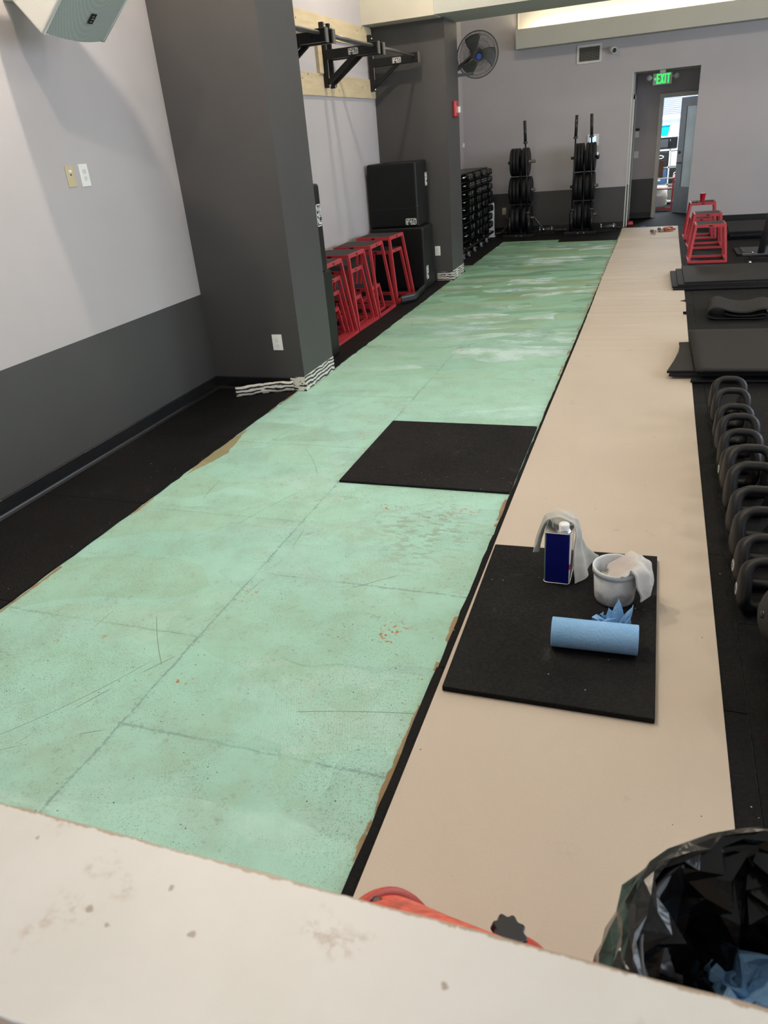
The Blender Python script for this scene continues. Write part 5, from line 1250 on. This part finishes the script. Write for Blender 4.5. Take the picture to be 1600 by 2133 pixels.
# ------------------------------------------------------------------ red machine and lined bin behind the half wall
def machine():
    t = thing('red_machine', 'red plastic machine with conical hood and black star knob behind the half wall', 'machine', (-0.30, 0.78, 0))
    m1 = mat('machine_red', (0.52, 0.06, 0.035), 0.38, var=0.08, vs=9); m2 = mat('machine_red_scuffed', (0.60, 0.11, 0.075), 0.5, var=0.35, vs=45)
    C = Vector((-0.346, 0.710, 0.393)); d = Vector((0.797, -0.213, 0.565)).normalized()
    MB().lathe([(0.120, -0.012), (0.128, -0.008), (0.130, 0.004), (0.127, 0.010), (0.114, 0.006)], 48, C, d).build('flange', m1, t)
    MB().lathe([(0.0, -0.01), (0.121, -0.01)], 48, C, d).build('back_disc', m1, t)
    MB().lathe([(0.117, 0.004), (0.115, 0.016), (0.090, 0.13), (0.066, 0.25), (0.062, 0.264), (0.0, 0.268)], 48, C, d).build('cone_hood', m2, t)
    e = C + Vector((-0.040, 0.060, 0.086)); MB().box(e.x - 0.014, e.x + 0.014, e.y - 0.008, e.y + 0.004, e.z - 0.008, e.z + 0.010).build('latch', M_BLKMET, t, bevel=0.002)
    MB().lathe([(0.0, 0.085), (0.03, 0.083), (0.055, 0.07), (0.072, 0.045), (0.078, 0.0), (0.078, -0.235), (0, -0.235)], 32, (-0.138, 0.795, 0.300)).build('motor_housing', m1, t)
    k = Vector((-0.165, 0.836, 0.356)); ax = Vector((0.30, 0.10, 0.9)).normalized()
    MB().cyl(k - ax * 0.02, k + ax * 0.018, 0.016, n=16).build('knob_stem', mat('knob_black', (0.012, 0.012, 0.013), 0.3), t)
    a = ax.orthogonal().normalized(); b = ax.cross(a)
    poly = [((0.031 + 0.0035 * math.cos(8 * 2 * PI * i / 64)) * math.cos(2 * PI * i / 64), (0.031 + 0.0035 * math.cos(8 * 2 * PI * i / 64)) * math.sin(2 * PI * i / 64)) for i in range(64)]
    MB().prism(poly, k + ax * 0.018, a, b, ax * 0.018).build('star_knob', mat('knob_black', (0.012, 0.012, 0.013)), t, bevel=0.003)
    MB().box(-0.50, -0.06, 0.62, 0.86, 0.03, 0.30).build('base_body', m1, t, bevel=0.03, seg=3)
    for x in (-0.42, -0.11):
        for y in (0.69, 0.83): MB().cyl((x, y, 0.0), (x, y, 0.04), 0.018, n=12).build('rubber_foot', M_BASEB, t)
    t.location.z += 0.0055
machine()
def bag():
    CX, CY = 0.262, 0.672
    t = thing('trash_bin', 'black bin lined with a shiny black trash bag, at the corner of the half wall', 'bin', (CX, CY, 0))
    MB().lathe([(0.0, 0.0), (0.17, 0.0), (0.215, 0.70), (0.205, 0.70), (0.165, 0.02), (0, 0.02)], 40, (CX, CY, 0)).build('bin_body', M_BLKMET, t)
    gm = G('bag_plastic'); gm.col(gm.mix(gm.noise(5, 2), (0.004, 0.004, 0.005), (0.007, 0.007, 0.008))); gm.rough(gm.noise(9, 3).ss(0.3, 0.7, 0.14, 0.32)); gm.bump(gm.noise(16, 3, 0.5, dist=0.6), 0.35, 0.012); gm.b.inputs['Specular IOR Level'].default_value = 0.4
    prof = [(0.232, 0.30), (0.250, 0.40), (0.262, 0.50), (0.256, 0.58), (0.248, 0.65), (0.240, 0.69), (0.228, 0.708), (0.212, 0.712), (0.200, 0.695), (0.186, 0.65), (0.168, 0.60), (0.150, 0.55), (0.120, 0.50), (0.07, 0.475), (0.0, 0.47)]
    Pf = catmull([(r_, 0, z) for r_, z in prof], 2); n = len(Pf) - 1; NU = 38
    rb = random.Random(12)
    def fn(u, v):
        i = min(n, int(round(v * n))); p = Pf[i]; th = 2 * PI * u + (0.5 * 2 * PI / NU if i % 2 else 0); c, s = math.cos(th), math.sin(th)
        out = v < 0.5; k = 0 if out else 7
        f1 = 1 - abs(noise.noise(Vector((c * 2.6, s * 2.6, p.z * 3.5 + k)))) * 2
        f2 = 1 - abs(noise.noise(Vector((c * 5.5 + 3, s * 5.5, p.z * 8.0 + k)))) * 2
        amp = (0.022 if out else 0.060) * (0.35 if 0.36 < v < 0.56 else 1.0)
        rr = p.x + amp * (f1 - 0.5) + amp * 0.55 * (f2 - 0.5) + rb.uniform(-0.003, 0.003)
        rr = max(rr, 0.004) if p.x > 0.02 else p.x
        zz = p.z + 0.010 * noise.noise(Vector((c * 2.2, s * 2.2, 11))) + (0.045 * noise.noise(Vector((c * p.x * 22, s * p.x * 22, 5))) if not out and v > 0.62 else 0) + rb.uniform(-0.003, 0.003)
        return (CX + rr * c, CY + rr * s, zz)
    lb = MB().grid(fn, NU, n, wrap=True, sm=False)
    lb.f = [t_ for f in lb.f for t_ in ((f[0], f[1], f[2]), (f[0], f[2], f[3]))]; lb.mi = [0] * len(lb.f); lb.sm = [False] * len(lb.f)
    lb.build('liner_bag', gm.m, t)
    def flap(seed, th0, w, h, r0, z0, tilt, lab):
        rr = random.Random(seed)
        def fn2(u, v):
            th = th0 + (u - 0.5) * w; r_ = r0 - tilt * v + 0.022 * noise.noise(Vector((u * 4, v * 4, seed))) ; k = 0.020 * (1 - abs(noise.noise(Vector((u * 6, v * 3, seed + 3)))))
            return (CX + (r_ + k) * math.cos(th), CY + (r_ + k) * math.sin(th), z0 - h * v + 0.02 * noise.noise(Vector((u * 3, v * 3, seed + 9))))
        fb = MB().grid(fn2, 9, 7, sm=False); fb.f = [t_ for f in fb.f for t_ in ((f[0], f[1], f[2]), (f[0], f[2], f[3]))]; fb.mi = [0] * len(fb.f); fb.sm = [False] * len(fb.f); fb.build('bag_fold', gm.m, t)
    flap(3, 2.2, 1.0, 0.26, 0.19, 0.70, 0.05, ''); flap(5, 0.9, 1.1, 0.22, 0.16, 0.66, 0.02, ''); flap(8, 3.0, 0.8, 0.30, 0.205, 0.70, 0.06, '')
    t.location.z += 0.0055
    for (x, y, z, s, sd, l) in ((0.222, 0.755, 0.50, 0.095, 4, 'standing up in the lined bin'), (0.165, 0.775, 0.485, 0.075, 9, 'deep inside the lined bin'), (0.235, 0.690, 0.50, 0.09, 14, 'lowest in the lined bin')):
        tag(crumple(x, y, z, s, s * 0.8, s * 0.95, 6, 6, sd).build('used_paper_towel', M_BLUE, solid=0.0015, sub=1), 'crumpled light blue paper towel ' + l, 'paper towel', 'paper towels in the bin')
    tag(MB().hexa([(0.27, 0.74, 0.49), (0.40, 0.72, 0.49), (0.41, 0.79, 0.49), (0.28, 0.80, 0.49)], [(0.27, 0.74, 0.52), (0.40, 0.72, 0.53), (0.41, 0.79, 0.52), (0.28, 0.80, 0.52)]).build('rubber_scrap', M_MATR, bevel=0.004), 'black rubber offcut lying in the lined bin', 'rubber scrap')
bag()
